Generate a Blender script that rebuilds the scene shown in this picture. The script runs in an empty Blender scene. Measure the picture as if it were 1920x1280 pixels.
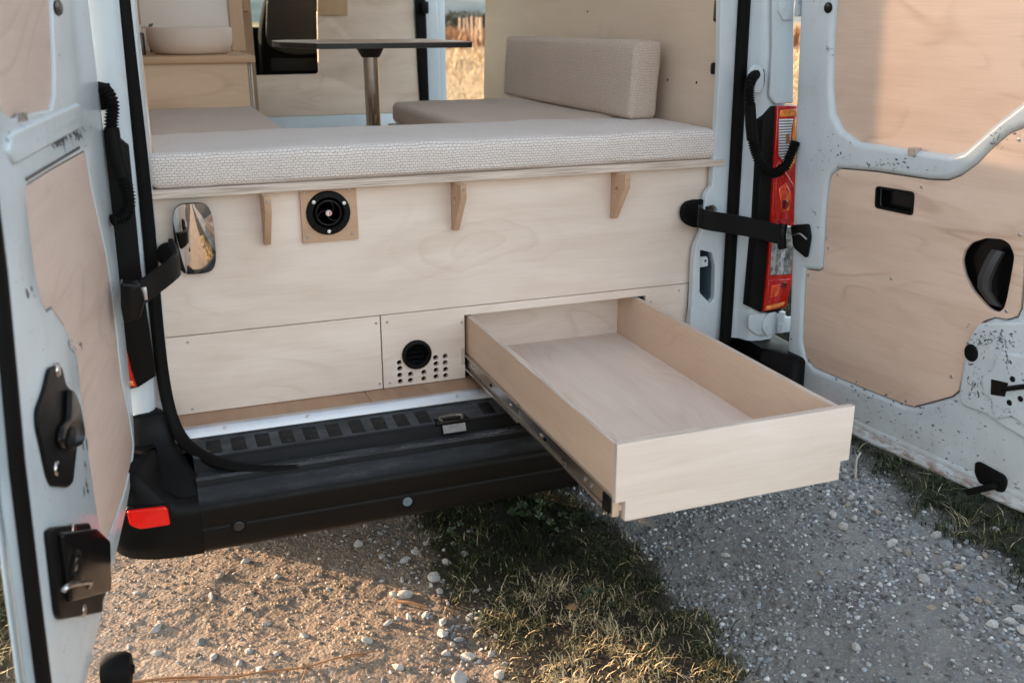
import bpy, bmesh, math, random
import numpy as np
from mathutils import Vector, Matrix, noise as mnoise
random.seed(7); RNG = np.random.default_rng(7)
S = bpy.context.scene; C = S.collection
R = math.radians

# ------------------------------------------------------------------ camera, sky, sun, exposure
YAW, PITCH, ROLL, FPX = R(20.7263), R(18.3256), R(-0.0312), 1819.73
CAM = Vector((-0.785537, -2.39020, 1.51417))
cy, sy, cp, sp = math.cos(YAW), math.sin(YAW), math.cos(PITCH), math.sin(PITCH)
c_f = Vector((sy * cp, cy * cp, -sp)); r0 = Vector((cy, -sy, 0)); u0 = r0.cross(c_f)
c_r = r0 * math.cos(ROLL) + u0 * math.sin(ROLL); c_u = u0 * math.cos(ROLL) - r0 * math.sin(ROLL)
cd = bpy.data.cameras.new("camera"); cam = bpy.data.objects.new("camera", cd); C.objects.link(cam)
cam.matrix_world = Matrix((c_r, c_u, -c_f)).transposed().to_4x4() @ Matrix.Identity(4)
cam.matrix_world.translation = CAM
cd.sensor_width = 36.0; cd.lens = FPX * 36.0 / 1920.0; cd.clip_start = 0.05; cd.clip_end = 3000
cd.dof.use_dof = True; cd.dof.focus_distance = 2.65; cd.dof.aperture_fstop = 4.0
S.camera = cam

SUN_EL, SUN_AZ = R(9.5), R(-45)          # azimuth from +Y towards +X
W = bpy.data.worlds.new("World"); S.world = W; W.use_nodes = True
wn = W.node_tree.nodes; wl = W.node_tree.links
sky_t = wn.new("ShaderNodeTexSky"); sky_t.sky_type = 'NISHITA'; sky_t.sun_disc = False
sky_t.sun_elevation = SUN_EL; sky_t.sun_rotation = SUN_AZ
sky_t.air_density = 1.0; sky_t.dust_density = 2.0; sky_t.ozone_density = 1.0
hs = wn.new("ShaderNodeHueSaturation"); hs.inputs['Saturation'].default_value = 0.5
wl.new(sky_t.outputs[0], hs.inputs['Color']); wl.new(hs.outputs[0], wn['Background'].inputs['Color'])
wn['Background'].inputs['Strength'].default_value = 0.15
sd = bpy.data.lights.new("sun", 'SUN'); sun = bpy.data.objects.new("sun", sd); C.objects.link(sun)
sd.energy = 3.3; sd.angle = R(0.6); sd.color = (1.0, 0.68, 0.43)
to_sun = Vector((math.sin(SUN_AZ) * math.cos(SUN_EL), math.cos(SUN_AZ) * math.cos(SUN_EL), math.sin(SUN_EL)))
sun.rotation_euler = to_sun.to_track_quat('Z', 'Y').to_euler(); sun.location = (-6, 6, 5)
S.view_settings.view_transform = 'Standard'; S.view_settings.look = 'None'
S.view_settings.exposure = 2.35; S.view_settings.gamma = 1.0
S.render.engine = 'CYCLES'
S.cycles.max_bounces = 8; S.cycles.diffuse_bounces = 5; S.cycles.glossy_bounces = 4; S.cycles.transparent_max_bounces = 8
S.cycles.use_denoising = True

# ------------------------------------------------------------------ measuring helpers
def ray(px, py):
    return c_f + c_r * ((px - 960.0) / FPX) - c_u * ((py - 640.0) / FPX)
def at(px, py, ax, val):
    d = ray(px, py); k = 'XYZ'.index(ax)
    return CAM + d * ((val - CAM[k]) / d[k])
class Frame:
    """a plane in the place: origin o, axes u, v and outward normal n"""
    def __init__(s, o, u, v, n=None):
        s.o, s.u, s.v = Vector(o), Vector(u), Vector(v)
        s.n = Vector(n) if n is not None else s.u.cross(s.v).normalized()
        s.inv = Matrix((s.u, s.v, s.n)).transposed().inverted()
    def pt(s, a, b, w=0.0): return s.o + s.u * a + s.v * b + s.n * w
    def px(s, x, y, w=0.0):
        d = ray(x, y); o = s.o + s.n * w; t = (o - CAM).dot(s.n) / d.dot(s.n)
        q = s.inv @ (CAM + d * t - s.o); return (q.x, q.y)
    def many(s, pts, w=0.0): return [s.px(x, y, w) for x, y in pts]
REAR = Frame((0, 0, 0), (1, 0, 0), (0, 0, 1), (0, -1, 0))
def rear(y): return Frame((0, y, 0), (1, 0, 0), (0, 0, 1), (0, -1, 0))

# ------------------------------------------------------------------ materials
MATS = {}
def nodes(name):
    m = bpy.data.materials.new(name); m.use_nodes = True; MATS[name] = m
    nt = m.node_tree; return m, nt, nt.nodes['Principled BSDF']
def N(nt, t, **k):
    n = nt.nodes.new(t)
    for a, b in k.items():
        if a in n.inputs: n.inputs[a].default_value = b
        else: setattr(n, a, b)
    return n
def mathn(nt, op, a, b=None, clamp=False):
    n = nt.nodes.new('ShaderNodeMath'); n.operation = op; n.use_clamp = clamp
    for i, v in enumerate((a, b)):
        if v is None: continue
        if isinstance(v, (int, float)): n.inputs[i].default_value = v
        else: nt.links.new(v, n.inputs[i])
    return n.outputs[0]
def ramp(nt, fac, stops):
    n = nt.nodes.new('ShaderNodeValToRGB'); e = n.color_ramp.elements
    while len(e) < len(stops): e.new(0.5)
    for i, (p, c) in enumerate(stops):
        e[i].position = p; e[i].color = (c, c, c, 1) if isinstance(c, (int, float)) else (*c, 1)
    nt.links.new(fac, n.inputs[0]); return n.outputs[0]
def mixc(nt, fac, a, b, mode='MIX'):
    n = nt.nodes.new('ShaderNodeMix'); n.data_type = 'RGBA'; n.blend_type = mode
    for i, v in ((0, fac), (6, a), (7, b)):
        if isinstance(v, (int, float)): n.inputs[i].default_value = v
        elif isinstance(v, tuple): n.inputs[i].default_value = (*v, 1)
        else: nt.links.new(v, n.inputs[i])
    return n.outputs[2]
def mapping(nt, src, scale=(1, 1, 1), loc=(0, 0, 0), rot=(0, 0, 0)):
    n = nt.nodes.new('ShaderNodeMapping'); n.inputs['Scale'].default_value = scale
    n.inputs['Location'].default_value = loc; n.inputs['Rotation'].default_value = rot
    nt.links.new(src, n.inputs[0]); return n.outputs[0]
def noise_t(nt, vec, scale, detail=3, rough=.55, dist=0.0):
    n = N(nt, 'ShaderNodeTexNoise', Scale=scale, Detail=detail, Roughness=rough, Distortion=dist)
    nt.links.new(vec, n.inputs['Vector']); return n.outputs['Fac']
def bump(nt, b, h, strength, dist=0.001):
    n = N(nt, 'ShaderNodeBump', Strength=strength, Distance=dist)
    nt.links.new(h, n.inputs['Height']); nt.links.new(n.outputs[0], b.inputs['Normal'])
def uvrand(nt, k=5.0):
    tc = nt.nodes.new('ShaderNodeTexCoord'); oi = nt.nodes.new('ShaderNodeObjectInfo')
    v = nt.nodes.new('ShaderNodeVectorMath'); v.operation = 'MULTIPLY_ADD'
    cb = nt.nodes.new('ShaderNodeCombineXYZ')
    for i in range(3): nt.links.new(oi.outputs['Random'], cb.inputs[i])
    nt.links.new(cb.outputs[0], v.inputs[0]); v.inputs[1].default_value = (k, k * 1.7, k * .6)
    nt.links.new(tc.outputs['UV'], v.inputs[2]); return v.outputs[0]

def ply(name, light, dark, figure=.5, rough=.55, lines=.25, seed=5.0, oval=None):
    m, nt, b = nodes(name); v = uvrand(nt, seed)
    a = noise_t(nt, mapping(nt, v, (1.2, 5, 1)), 1.6, 4, .55, .8)
    f = noise_t(nt, mapping(nt, v, (14, 420, 1)), 1.0, 3, .6)
    f2 = noise_t(nt, mapping(nt, v, (3, 60, 1)), 1.0, 3, .6)
    con = noise_t(nt, mapping(nt, v, (.9, 2.6, 1), (3.1, 1.2, 0)), 1.3, 1.5, .45, 1.2)
    fr = mathn(nt, 'FRACT', mathn(nt, 'MULTIPLY', con, 9.0))
    ln = ramp(nt, fr, [(0, 0.0), (.62, 0.1), (.86, 1.0), (1.0, 0.0)])
    brk = ramp(nt, noise_t(nt, mapping(nt, v, (1.5, 3, 1), (9, 4, 0)), 2.0, 2), [(.42, 0), (.68, 1)])
    t = mathn(nt, 'ADD', mathn(nt, 'MULTIPLY', ramp(nt, a, [(.32, 0), (.72, 1)]), figure),
              mathn(nt, 'MULTIPLY', mathn(nt, 'MULTIPLY', ln, brk), lines), True)
    if oval:
        tc2 = nt.nodes.new('ShaderNodeTexCoord'); w2 = N(nt, 'ShaderNodeTexNoise', Scale=6.5, Detail=2.0); nt.links.new(tc2.outputs['UV'], w2.inputs['Vector'])
        vm2 = nt.nodes.new('ShaderNodeVectorMath'); vm2.operation = 'MULTIPLY_ADD'; nt.links.new(w2.outputs['Color'], vm2.inputs[0]); vm2.inputs[1].default_value = (.16, .11, 0)
        nt.links.new(tc2.outputs['UV'], vm2.inputs[2])
        ln2 = nt.nodes.new('ShaderNodeVectorMath'); ln2.operation = 'LENGTH'
        nt.links.new(mapping(nt, vm2.outputs[0], (1, 2.7, 1), (-oval[0] - .08, -(oval[1] + .055) * 2.7, 0)), ln2.inputs[0]); dd_ = ln2.outputs['Value']
        rg = ramp(nt, mathn(nt, 'FRACT', mathn(nt, 'MULTIPLY', dd_, 12.0)), [(0, .0), (.55, .15), (.9, 1), (1, 0)])
        t = mathn(nt, 'ADD', t, mathn(nt, 'MULTIPLY', mathn(nt, 'MULTIPLY', rg, ramp(nt, dd_, [(.02, .5), (.17, .8), (.28, 0)])), .30), True)
    t = mathn(nt, 'ADD', t, mathn(nt, 'MULTIPLY', mathn(nt, 'SUBTRACT', f, .5), .6), True)
    pore = ramp(nt, noise_t(nt, mapping(nt, v, (9, 700, 1), (5, 3, 0)), 1.0, 2, .5), [(.62, 0), (.74, 1)])
    t = mathn(nt, 'ADD', t, mathn(nt, 'MULTIPLY', pore, .12), True)
    t = mathn(nt, 'ADD', t, mathn(nt, 'MULTIPLY', mathn(nt, 'SUBTRACT', f2, .5), .35), True)
    nt.links.new(mixc(nt, t, light, dark), b.inputs['Base Color'])
    sp_ = noise_t(nt, mapping(nt, v, (1, 1, 1)), 3.0, 3)
    nt.links.new(ramp(nt, sp_, [(.3, rough - .06), (.7, rough + .1)]), b.inputs['Roughness'])
    b.inputs['Specular IOR Level'].default_value = .35
    bump(nt, b, f, .12, .0006); return m
PLY = ply('poplar_plywood', (.85, .73, .64), (.63, .48, .38), .50, .5, .34)
PLYD = ply('door_plywood', (.76, .575, .46), (.50, .33, .235), .36, .5, .55, 9.0)
PLYS = ply('bounce_warmed_plywood', (.74, .555, .42), (.58, .40, .28), .45, .5, .3, 4.0)  # warm bounce light from the ground is put into this plywood's colour
PLYL = ply('shade_tinted_plywood', (.64, .50, .43), (.46, .325, .265), .36, .5, .4, 9.0)  # darker door plywood: shade on the left door's inner face put into the colour
PLYW = ply('wall_plywood', (.66, .525, .415), (.52, .39, .29), .4, .5, .2, 7.0)
OAK = ply('oak_wood', (.62, .41, .25), (.42, .25, .135), .6, .45, .4)
WALNUT = ply('warm_plywood', (.76, .55, .38), (.56, .37, .23), .55, .5, .35)
FLOORM = ply('laminate_oak', (.43, .27, .17), (.27, .155, .09), .7, .4, .4)
def ply_edge():
    m, nt, b = nodes('plywood_edge'); tc = nt.nodes.new('ShaderNodeTexCoord')
    v = mapping(nt, tc.outputs['UV'], (6, 560, 1))
    w = noise_t(nt, v, 1.0, 2, .6)
    nt.links.new(ramp(nt, w, [(.40, (.40, .31, .25)), (.52, (.66, .55, .46)), (.6, (.74, .63, .54))]), b.inputs['Base Color'])
    b.inputs['Roughness'].default_value = .6; return m
EDGE = ply_edge()

def plain(name, col, rough=.5, metal=0.0, var=.12, vs=6.0, spec=.5, bmp=0.0, bs=300.0):
    m, nt, b = nodes(name); tc = nt.nodes.new('ShaderNodeTexCoord')
    n = noise_t(nt, tc.outputs['Object'], vs, 4, .6)
    nt.links.new(mixc(nt, ramp(nt, n, [(.3, 0), (.7, 1)]), tuple(c * (1 - var) for c in col), tuple(min(1, c * (1 + var)) for c in col)), b.inputs['Base Color'])
    nt.links.new(ramp(nt, n, [(.3, max(.02, rough * .8)), (.7, min(1, rough * 1.2))]), b.inputs['Roughness'])
    b.inputs['Metallic'].default_value = metal; b.inputs['Specular IOR Level'].default_value = spec
    if bmp: bump(nt, b, noise_t(nt, tc.outputs['Object'], bs, 2), bmp, .001)
    return m
BLACK = plain('black_plastic', (.0055, .0055, .0057), .45, spec=.13, bmp=.15, bs=500)
BLACKG = plain('black_gloss_plastic', (.005, .005, .0054), .22, spec=.22)
RUBBER = plain('black_rubber', (.005, .0047, .0045), .6, spec=.10)
SEATB = plain('dark_seat_fabric', (.0035, .0033, .0033), .95, spec=.05, bmp=.2, bs=900)
STEEL = plain('zinc_steel', (.55, .56, .57), .28, 1.0, .15, 30)
CHROME = plain('chrome', (.88, .84, .80), .045, 1.0, .02)
ALU = plain('aluminium_trim', (.56, .56, .57), .45, .85, .12, 14)
DARKSTEEL = plain('polished_steel', (.62, .58, .54), .13, 1.0, .06)
SINK = plain('beige_ceramic', (.74, .62, .54), .5, 0, .03, 3)
WHITEB = plain('white_board', (.88, .82, .76), .4, 0, .02)
TBLTOP = plain('table_laminate', (.50, .38, .30), .45, 0, .1)
TYRE = plain('tyre_rubber', (.016, .016, .016), .8)

def paint(name, base, chips=0.0, vlim=None, rust=False):
    m, nt, b = nodes(name); tc = nt.nodes.new('ShaderNodeTexCoord'); uv = tc.outputs['UV']
    n = noise_t(nt, uv, 3.5, 4, .6)
    col = mixc(nt, ramp(nt, n, [(.3, 0), (.75, 1)]), base, tuple(c * .90 for c in base))
    dirt = ramp(nt, noise_t(nt, mapping(nt, uv, (2.2, 1, 1)), 7.0, 5, .7), [(.52, 0), (.8, 1)])
    col = mixc(nt, mathn(nt, 'MULTIPLY', dirt, .30), col, (.36, .33, .30))
    if rust:
        sf = nt.nodes.new('ShaderNodeSeparateXYZ'); nt.links.new(uv, sf.inputs[0])
        film = mathn(nt, 'MULTIPLY', mathn(nt, 'MULTIPLY', mathn(nt, 'SUBTRACT', .66, sf.outputs[1]), 4.5, True), ramp(nt, noise_t(nt, mapping(nt, uv, (1.5, 1, 1)), 5.0, 5, .65), [(.38, 0), (.68, 1)]))
        col = mixc(nt, mathn(nt, 'MULTIPLY', film, .6), col, (.33, .285, .24))
    if chips:
        sx = nt.nodes.new('ShaderNodeSeparateXYZ'); nt.links.new(uv, sx.inputs[0])
        zone = ramp(nt, noise_t(nt, uv, 8.0, 3), [(.50, .0), (.64, 1)]); rag = mathn(nt, 'GREATER_THAN', noise_t(nt, uv, 420.0, 2), .44)
        if vlim is not None:
            low = mathn(nt, 'MULTIPLY', mathn(nt, 'SUBTRACT', vlim, sx.outputs[1]), 5.0, True)
            zone = mathn(nt, 'MAXIMUM', mathn(nt, 'MULTIPLY', zone, .55), mathn(nt, 'MULTIPLY', low, ramp(nt, noise_t(nt, mapping(nt, uv, (1, 1, 1), (4, 2, 0)), 9.0, 3), [(.44, .10), (.62, 1)])))
        tot = None
        for k, (sc, rt, th) in enumerate((((70, 210, 1), .5, .20), ((210, 80, 1), -.25, .17), ((45, 120, 1), .8, .14), ((330, 300, 1), .1, .2))):
            w = N(nt, 'ShaderNodeTexNoise', Scale=75.0, Detail=3.0)
            nt.links.new(uv, w.inputs['Vector'])
            vm = nt.nodes.new('ShaderNodeVectorMath'); vm.operation = 'MULTIPLY_ADD'
            nt.links.new(w.outputs['Color'], vm.inputs[0]); vm.inputs[1].default_value = (.016, .016, 0); nt.links.new(uv, vm.inputs[2])
            vo = N(nt, 'ShaderNodeTexVoronoi', Scale=1.0); nt.links.new(mapping(nt, vm.outputs[0], sc, (k * 3.3, k, 0), (0, 0, rt)), vo.inputs['Vector'])
            rnd = nt.nodes.new('ShaderNodeSeparateXYZ'); nt.links.new(vo.outputs['Color'], rnd.inputs[0])
            keep = mathn(nt, 'LESS_THAN', rnd.outputs[0], mathn(nt, 'MULTIPLY', zone, .30 * chips))
            c_ = mathn(nt, 'MULTIPLY', mathn(nt, 'LESS_THAN', vo.outputs['Distance'], mathn(nt, 'MULTIPLY', rnd.outputs[1], th * 2.4)), mathn(nt, 'MULTIPLY', keep, rag))
            tot = c_ if tot is None else mathn(nt, 'MAXIMUM', tot, c_)
        col = mixc(nt, mathn(nt, 'MULTIPLY', tot, .9), col, (.075, .085, .095))
        if rust:
            rz = mathn(nt, 'MULTIPLY', mathn(nt, 'SUBTRACT', .492, sx.outputs[1]), 40.0, True)
            rn = ramp(nt, noise_t(nt, mapping(nt, uv, (1, 3, 1)), 22.0, 4, .7), [(.44, 0), (.60, 1)])
            col = mixc(nt, mathn(nt, 'MULTIPLY', mathn(nt, 'MULTIPLY', rz, rn), .9), col, (.20, .095, .045))
    nt.links.new(col, b.inputs['Base Color'])
    b.inputs['Roughness'].default_value = .3; b.inputs['Coat Weight'].default_value = .3; b.inputs['Coat Roughness'].default_value = .12
    bump(nt, b, noise_t(nt, uv, 160.0, 2), .03, .001)
    return m
PAINT = paint('white_paint', (.59, .66, .70))
PAINTD = paint('scuffed_white_paint', (.59, .66, .70), .22, .80, True)
PAINTL = paint('worn_white_paint', (.59, .66, .70), .3, None)

def weave(name, light, mid, dark, bw, bh):
    m, nt, b = nodes(name); tc = nt.nodes.new('ShaderNodeTexCoord')
    w = N(nt, 'ShaderNodeTexNoise', Scale=16.0, Detail=4.0); nt.links.new(tc.outputs['UV'], w.inputs['Vector'])
    vm = nt.nodes.new('ShaderNodeVectorMath'); vm.operation = 'MULTIPLY_ADD'
    nt.links.new(w.outputs['Color'], vm.inputs[0]); vm.inputs[1].default_value = (.012, .010, 0); nt.links.new(tc.outputs['UV'], vm.inputs[2])
    br = N(nt, 'ShaderNodeTexBrick', Scale=1.0); br.offset = .5
    nt.links.new(vm.outputs[0], br.inputs['Vector'])
    br.inputs['Brick Width'].default_value = bw; br.inputs['Row Height'].default_value = bh
    br.inputs['Mortar Size'].default_value = bh * .135; br.inputs['Mortar Smooth'].default_value = .6; br.inputs['Bias'].default_value = 0
    br.inputs['Color1'].default_value = (*light, 1); br.inputs['Color2'].default_value = (*mid, 1); br.inputs['Mortar'].default_value = (*dark, 1)
    n = noise_t(nt, tc.outputs['UV'], 5.0, 4)
    col = mixc(nt, mathn(nt, 'MULTIPLY', ramp(nt, n, [(.35, 0), (.7, 1)]), .16), br.outputs['Color'], dark)
    col = mixc(nt, ramp(nt, noise_t(nt, tc.outputs['UV'], 240.0, 2), [(.42, 0), (.62, .55)]), col, light)
    nt.links.new(col, b.inputs['Base Color']); b.inputs['Roughness'].default_value = .9
    b.inputs['Sheen Weight'].default_value = .15; b.inputs['Specular IOR Level'].default_value = .2
    inv = mathn(nt, 'SUBTRACT', 1.0, br.outputs['Fac']); bump(nt, b, inv, .6, .002); return m
WEAVE = weave('beige_woven_fabric', (.84, .765, .72), (.77, .69, .64), (.29, .24, .21), .0108, .0062)
WEAVE2 = weave('brown_woven_fabric', (.72, .59, .50), (.63, .50, .415), (.30, .22, .17), .0080, .0046)

def lens(name, col, rough=.12, facet=60.0, mix=.5, emit=None):
    m, nt, b = nodes(name); tc = nt.nodes.new('ShaderNodeTexCoord')
    vo = N(nt, 'ShaderNodeTexVoronoi', Scale=facet); nt.links.new(mapping(nt, tc.outputs['Object'], (1, 1, .7)), vo.inputs['Vector'])
    s = nt.nodes.new('ShaderNodeSeparateXYZ'); nt.links.new(vo.outputs['Color'], s.inputs[0])
    nt.links.new(mixc(nt, s.outputs[0], tuple(c * (1 - mix) for c in col), tuple(min(1, c * (1 + mix)) for c in col)), b.inputs['Base Color'])
    b.inputs['Roughness'].default_value = rough; b.inputs['Coat Weight'].default_value = 1.0; b.inputs['Coat Roughness'].default_value = .03
    b.inputs['Metallic'].default_value = .12
    bump(nt, b, s.outputs[1], .35, .004); return m
RED = lens('red_lens', (.52, .008, .004), .1, 200, .25); AMBER = lens('amber_lens', (.95, .26, .035), .1, 90, .3)
CLEAR = lens('clear_lens', (.55, .56, .56), .08, 110, .6); REDB = plain('red_reflector', (.85, .012, .008), .18, 0, .08, 80)
CLEAR.node_tree.nodes['Principled BSDF'].inputs['Metallic'].default_value = .8
def glass(name, tint):
    m, nt, b = nodes(name); nt.nodes.remove(b)
    tr = N(nt, 'ShaderNodeBsdfTransparent', Color=(*tint, 1)); gl = N(nt, 'ShaderNodeBsdfGlossy', Roughness=.02)
    mx = nt.nodes.new('ShaderNodeMixShader'); mx.inputs[0].default_value = .12
    nt.links.new(tr.outputs[0], mx.inputs[1]); nt.links.new(gl.outputs[0], mx.inputs[2])
    nt.links.new(mx.outputs[0], nt.nodes['Material Output'].inputs[0]); return m
GLASS = glass('cab_glass', (.80, .88, .88))

def bumper_mat():
    m, nt, b = nodes('weathered_black_plastic'); tc = nt.nodes.new('ShaderNodeTexCoord'); g = nt.nodes.new('ShaderNodeNewGeometry')
    p = tc.outputs['UV']
    d1 = ramp(nt, noise_t(nt, mapping(nt, p, (3, 9, 1)), 3.0, 6, .72), [(.45, 0), (.75, 1)])
    scr = ramp(nt, noise_t(nt, mapping(nt, p, (5, 170, 1)), 1.2, 3, .7), [(.60, 0), (.72, 1)])
    spots = N(nt, 'ShaderNodeTexVoronoi', Scale=120.0); nt.links.new(p, spots.inputs['Vector'])
    sx = nt.nodes.new('ShaderNodeSeparateXYZ'); nt.links.new(g.outputs['Normal'], sx.inputs[0])
    up = ramp(nt, sx.outputs[2], [(.62, .0), (.97, 1)])
    t = mathn(nt, 'MULTIPLY', mathn(nt, 'ADD', mathn(nt, 'ADD', mathn(nt, 'MULTIPLY', d1, .55), .30), mathn(nt, 'MULTIPLY', scr, .35)), up, True)
    sp2 = mathn(nt, 'MULTIPLY', mathn(nt, 'LESS_THAN', spots.outputs['Distance'], .16), up)
    col = mixc(nt, t, (.0065, .0062, .0060), (.125, .137, .148))
    col = mixc(nt, mathn(nt, 'MULTIPLY', mathn(nt, 'MULTIPLY', sp2, d1), .5), col, (.35, .34, .32))
    nt.links.new(col, b.inputs['Base Color']); nt.links.new(ramp(nt, d1, [(0, .42), (1, .65)]), b.inputs['Roughness']); b.inputs['Specular IOR Level'].default_value = .16
    bump(nt, b, noise_t(nt, p, 260.0, 2), .2, .001); return m
BUMP = bumper_mat()

# ------------------------------------------------------------------ mesh helpers
def finish(me, ang=40):
    me.shade_smooth(); me.set_sharp_from_angle(angle=R(ang))
def ob(name, me, mat, parent=None, **props):
    """links a mesh (given in place coordinates) as one object with its origin at its middle"""
    if isinstance(me, bmesh.types.BMesh):
        bm = me; me = bpy.data.meshes.new(name); bm.to_mesh(me); bm.free(); finish(me)
    me.name = name
    n = len(me.vertices); co = np.empty(n * 3, 'f'); me.vertices.foreach_get('co', co); co = co.reshape(-1, 3)
    c = (co.min(0) + co.max(0)) / 2; me.vertices.foreach_set('co', (co - c).ravel()); me.update()
    o = bpy.data.objects.new(name, me); C.objects.link(o); o.location = [float(x) for x in c]
    if mat is not None and not me.materials: me.materials.append(mat)
    if parent is not None: adopt(o, parent)
    for k, v in props.items(): o[k] = v
    return o
def wloc(o):
    p = Vector(o.get('_w', o.location)); return p
def adopt(o, parent):
    o.parent = parent; o.matrix_parent_inverse = Matrix.Translation(-home(parent))
def home(o):
    return Vector(o.location)          # every object keeps its place location: parent inverses cancel
def thing(name, label, cat, loc, group=None):
    o = bpy.data.objects.new(name, None); C.objects.link(o); o.location = loc; o.empty_display_size = .1
    o['label'] = label; o['category'] = cat
    if group: o['group'] = group
    return o
def tag(o, label, cat, group=None):
    o['label'] = label; o['category'] = cat
    if group: o['group'] = group
    return o
def uvbox(me_or_bm, grain='X'):
    bm = me_or_bm; uv = bm.loops.layers.uv.get('UVMap') or bm.loops.layers.uv.new('UVMap'); g = 'XYZ'.index(grain)
    bm.normal_update()
    for f in bm.faces:
        n = [abs(c) for c in f.normal]; k = n.index(max(n)); ax = [i for i in range(3) if i != k]
        if g in ax: ax.remove(g); ax = [g] + ax
        for l in f.loops: l[uv].uv = (l.vert.co[ax[0]], l.vert.co[ax[1]])
    return bm
def box(x0, x1, y0, y1, z0, z1, bev=.0015, seg=2, grain='X'):
    bm = bmesh.new(); bmesh.ops.create_cube(bm, size=1.0)
    for v in bm.verts: v.co = Vector(((x0 + x1) / 2 + v.co.x * (x1 - x0), (y0 + y1) / 2 + v.co.y * (y1 - y0), (z0 + z1) / 2 + v.co.z * (z1 - z0)))
    if bev: bmesh.ops.bevel(bm, geom=bm.edges[:], offset=bev, segments=seg, affect='EDGES', profile=.5)
    return uvbox(bm, grain)
def rounded(pts, r, n=5):
    """rounds the corners of a polygon; r one number or one per point"""
    out = []; L = len(pts)
    for i, p in enumerate(pts):
        ri = r[i] if isinstance(r, (list, tuple)) else r
        p = Vector(p); a = Vector(pts[i - 1]); b = Vector(pts[(i + 1) % L]); da, db = a - p, b - p
        k = min(ri, da.length * .45, db.length * .45)
        if k < 1e-5: out.append(tuple(p)); continue
        s, e = p + da.normalized() * k, p + db.normalized() * k
        for j in range(n + 1):
            t = j / n; q = s * (1 - t) ** 2 + p * 2 * t * (1 - t) + e * t * t; out.append((q.x, q.y))
    return out
def circle(u, v, r, n=24, ry=None): return [(u + r * math.cos(2 * math.pi * i / n), v + (ry or r) * math.sin(2 * math.pi * i / n)) for i in range(n)]
def plate(fr, outline, w0, w1, holes=(), bev=0.0, seg=2, swap=False):
    """flat plate on a Frame between depths w0 < w1 along its normal, with real holes and rounded edges"""
    cu = bpy.data.curves.new('plate', 'CURVE'); cu.dimensions = '2D'; cu.fill_mode = 'BOTH'
    for pts in [outline] + list(holes):
        s = cu.splines.new('POLY'); s.points.add(len(pts) - 1); s.use_cyclic_u = True
        for i, (a, b) in enumerate(pts): s.points[i].co = (a, b, 0, 1)
    h = (w1 - w0) / 2; bev = min(bev, h * .98)
    cu.extrude = h - bev; cu.bevel_depth = bev; cu.bevel_resolution = seg; cu.offset = -bev
    o = bpy.data.objects.new('plate', cu); C.objects.link(o)
    dg = bpy.context.evaluated_depsgraph_get(); me = bpy.data.meshes.new_from_object(o.evaluated_get(dg))
    bpy.data.objects.remove(o); bpy.data.curves.remove(cu)
    me.materials.clear()
    bm = bmesh.new(); bm.from_mesh(me); bpy.data.meshes.remove(me)
    bmesh.ops.remove_doubles(bm, verts=bm.verts[:], dist=1e-5)
    uv = bm.loops.layers.uv.get('UVMap') or bm.loops.layers.uv.new('UVMap')
    for f in bm.faces:
        side = abs(f.normal.z) < .5
        for l in f.loops:
            c = l.vert.co; a, b = (c.y, c.x) if swap else (c.x, c.y)
            l[uv].uv = (a + (c.z if side else 0), b + (c.z if side else 0))
    mid = (w0 + w1) / 2
    for v in bm.verts: v.co = fr.pt(v.co.x, v.co.y, v.co.z + mid)
    bmesh.ops.recalc_face_normals(bm, faces=bm.faces[:]); return bm
def shrink(pts, d, holes=False):
    """inset a polygon by d"""
    out = []; L = len(pts); area = sum(pts[i][0] * pts[(i + 1) % L][1] - pts[(i + 1) % L][0] * pts[i][1] for i in range(L)); sg = 1 if area > 0 else -1
    for i in range(L):
        a, p, b = Vector(pts[i - 1]), Vector(pts[i]), Vector(pts[(i + 1) % L])
        e1, e2 = (p - a).normalized(), (b - p).normalized(); n = (Vector((-e1.y, e1.x)) + Vector((-e2.y, e2.x)))
        n = n.normalized() if n.length > 1e-6 else Vector((-e1.y, e1.x)); out.append(tuple(p + n * d * sg))
    return out
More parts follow.
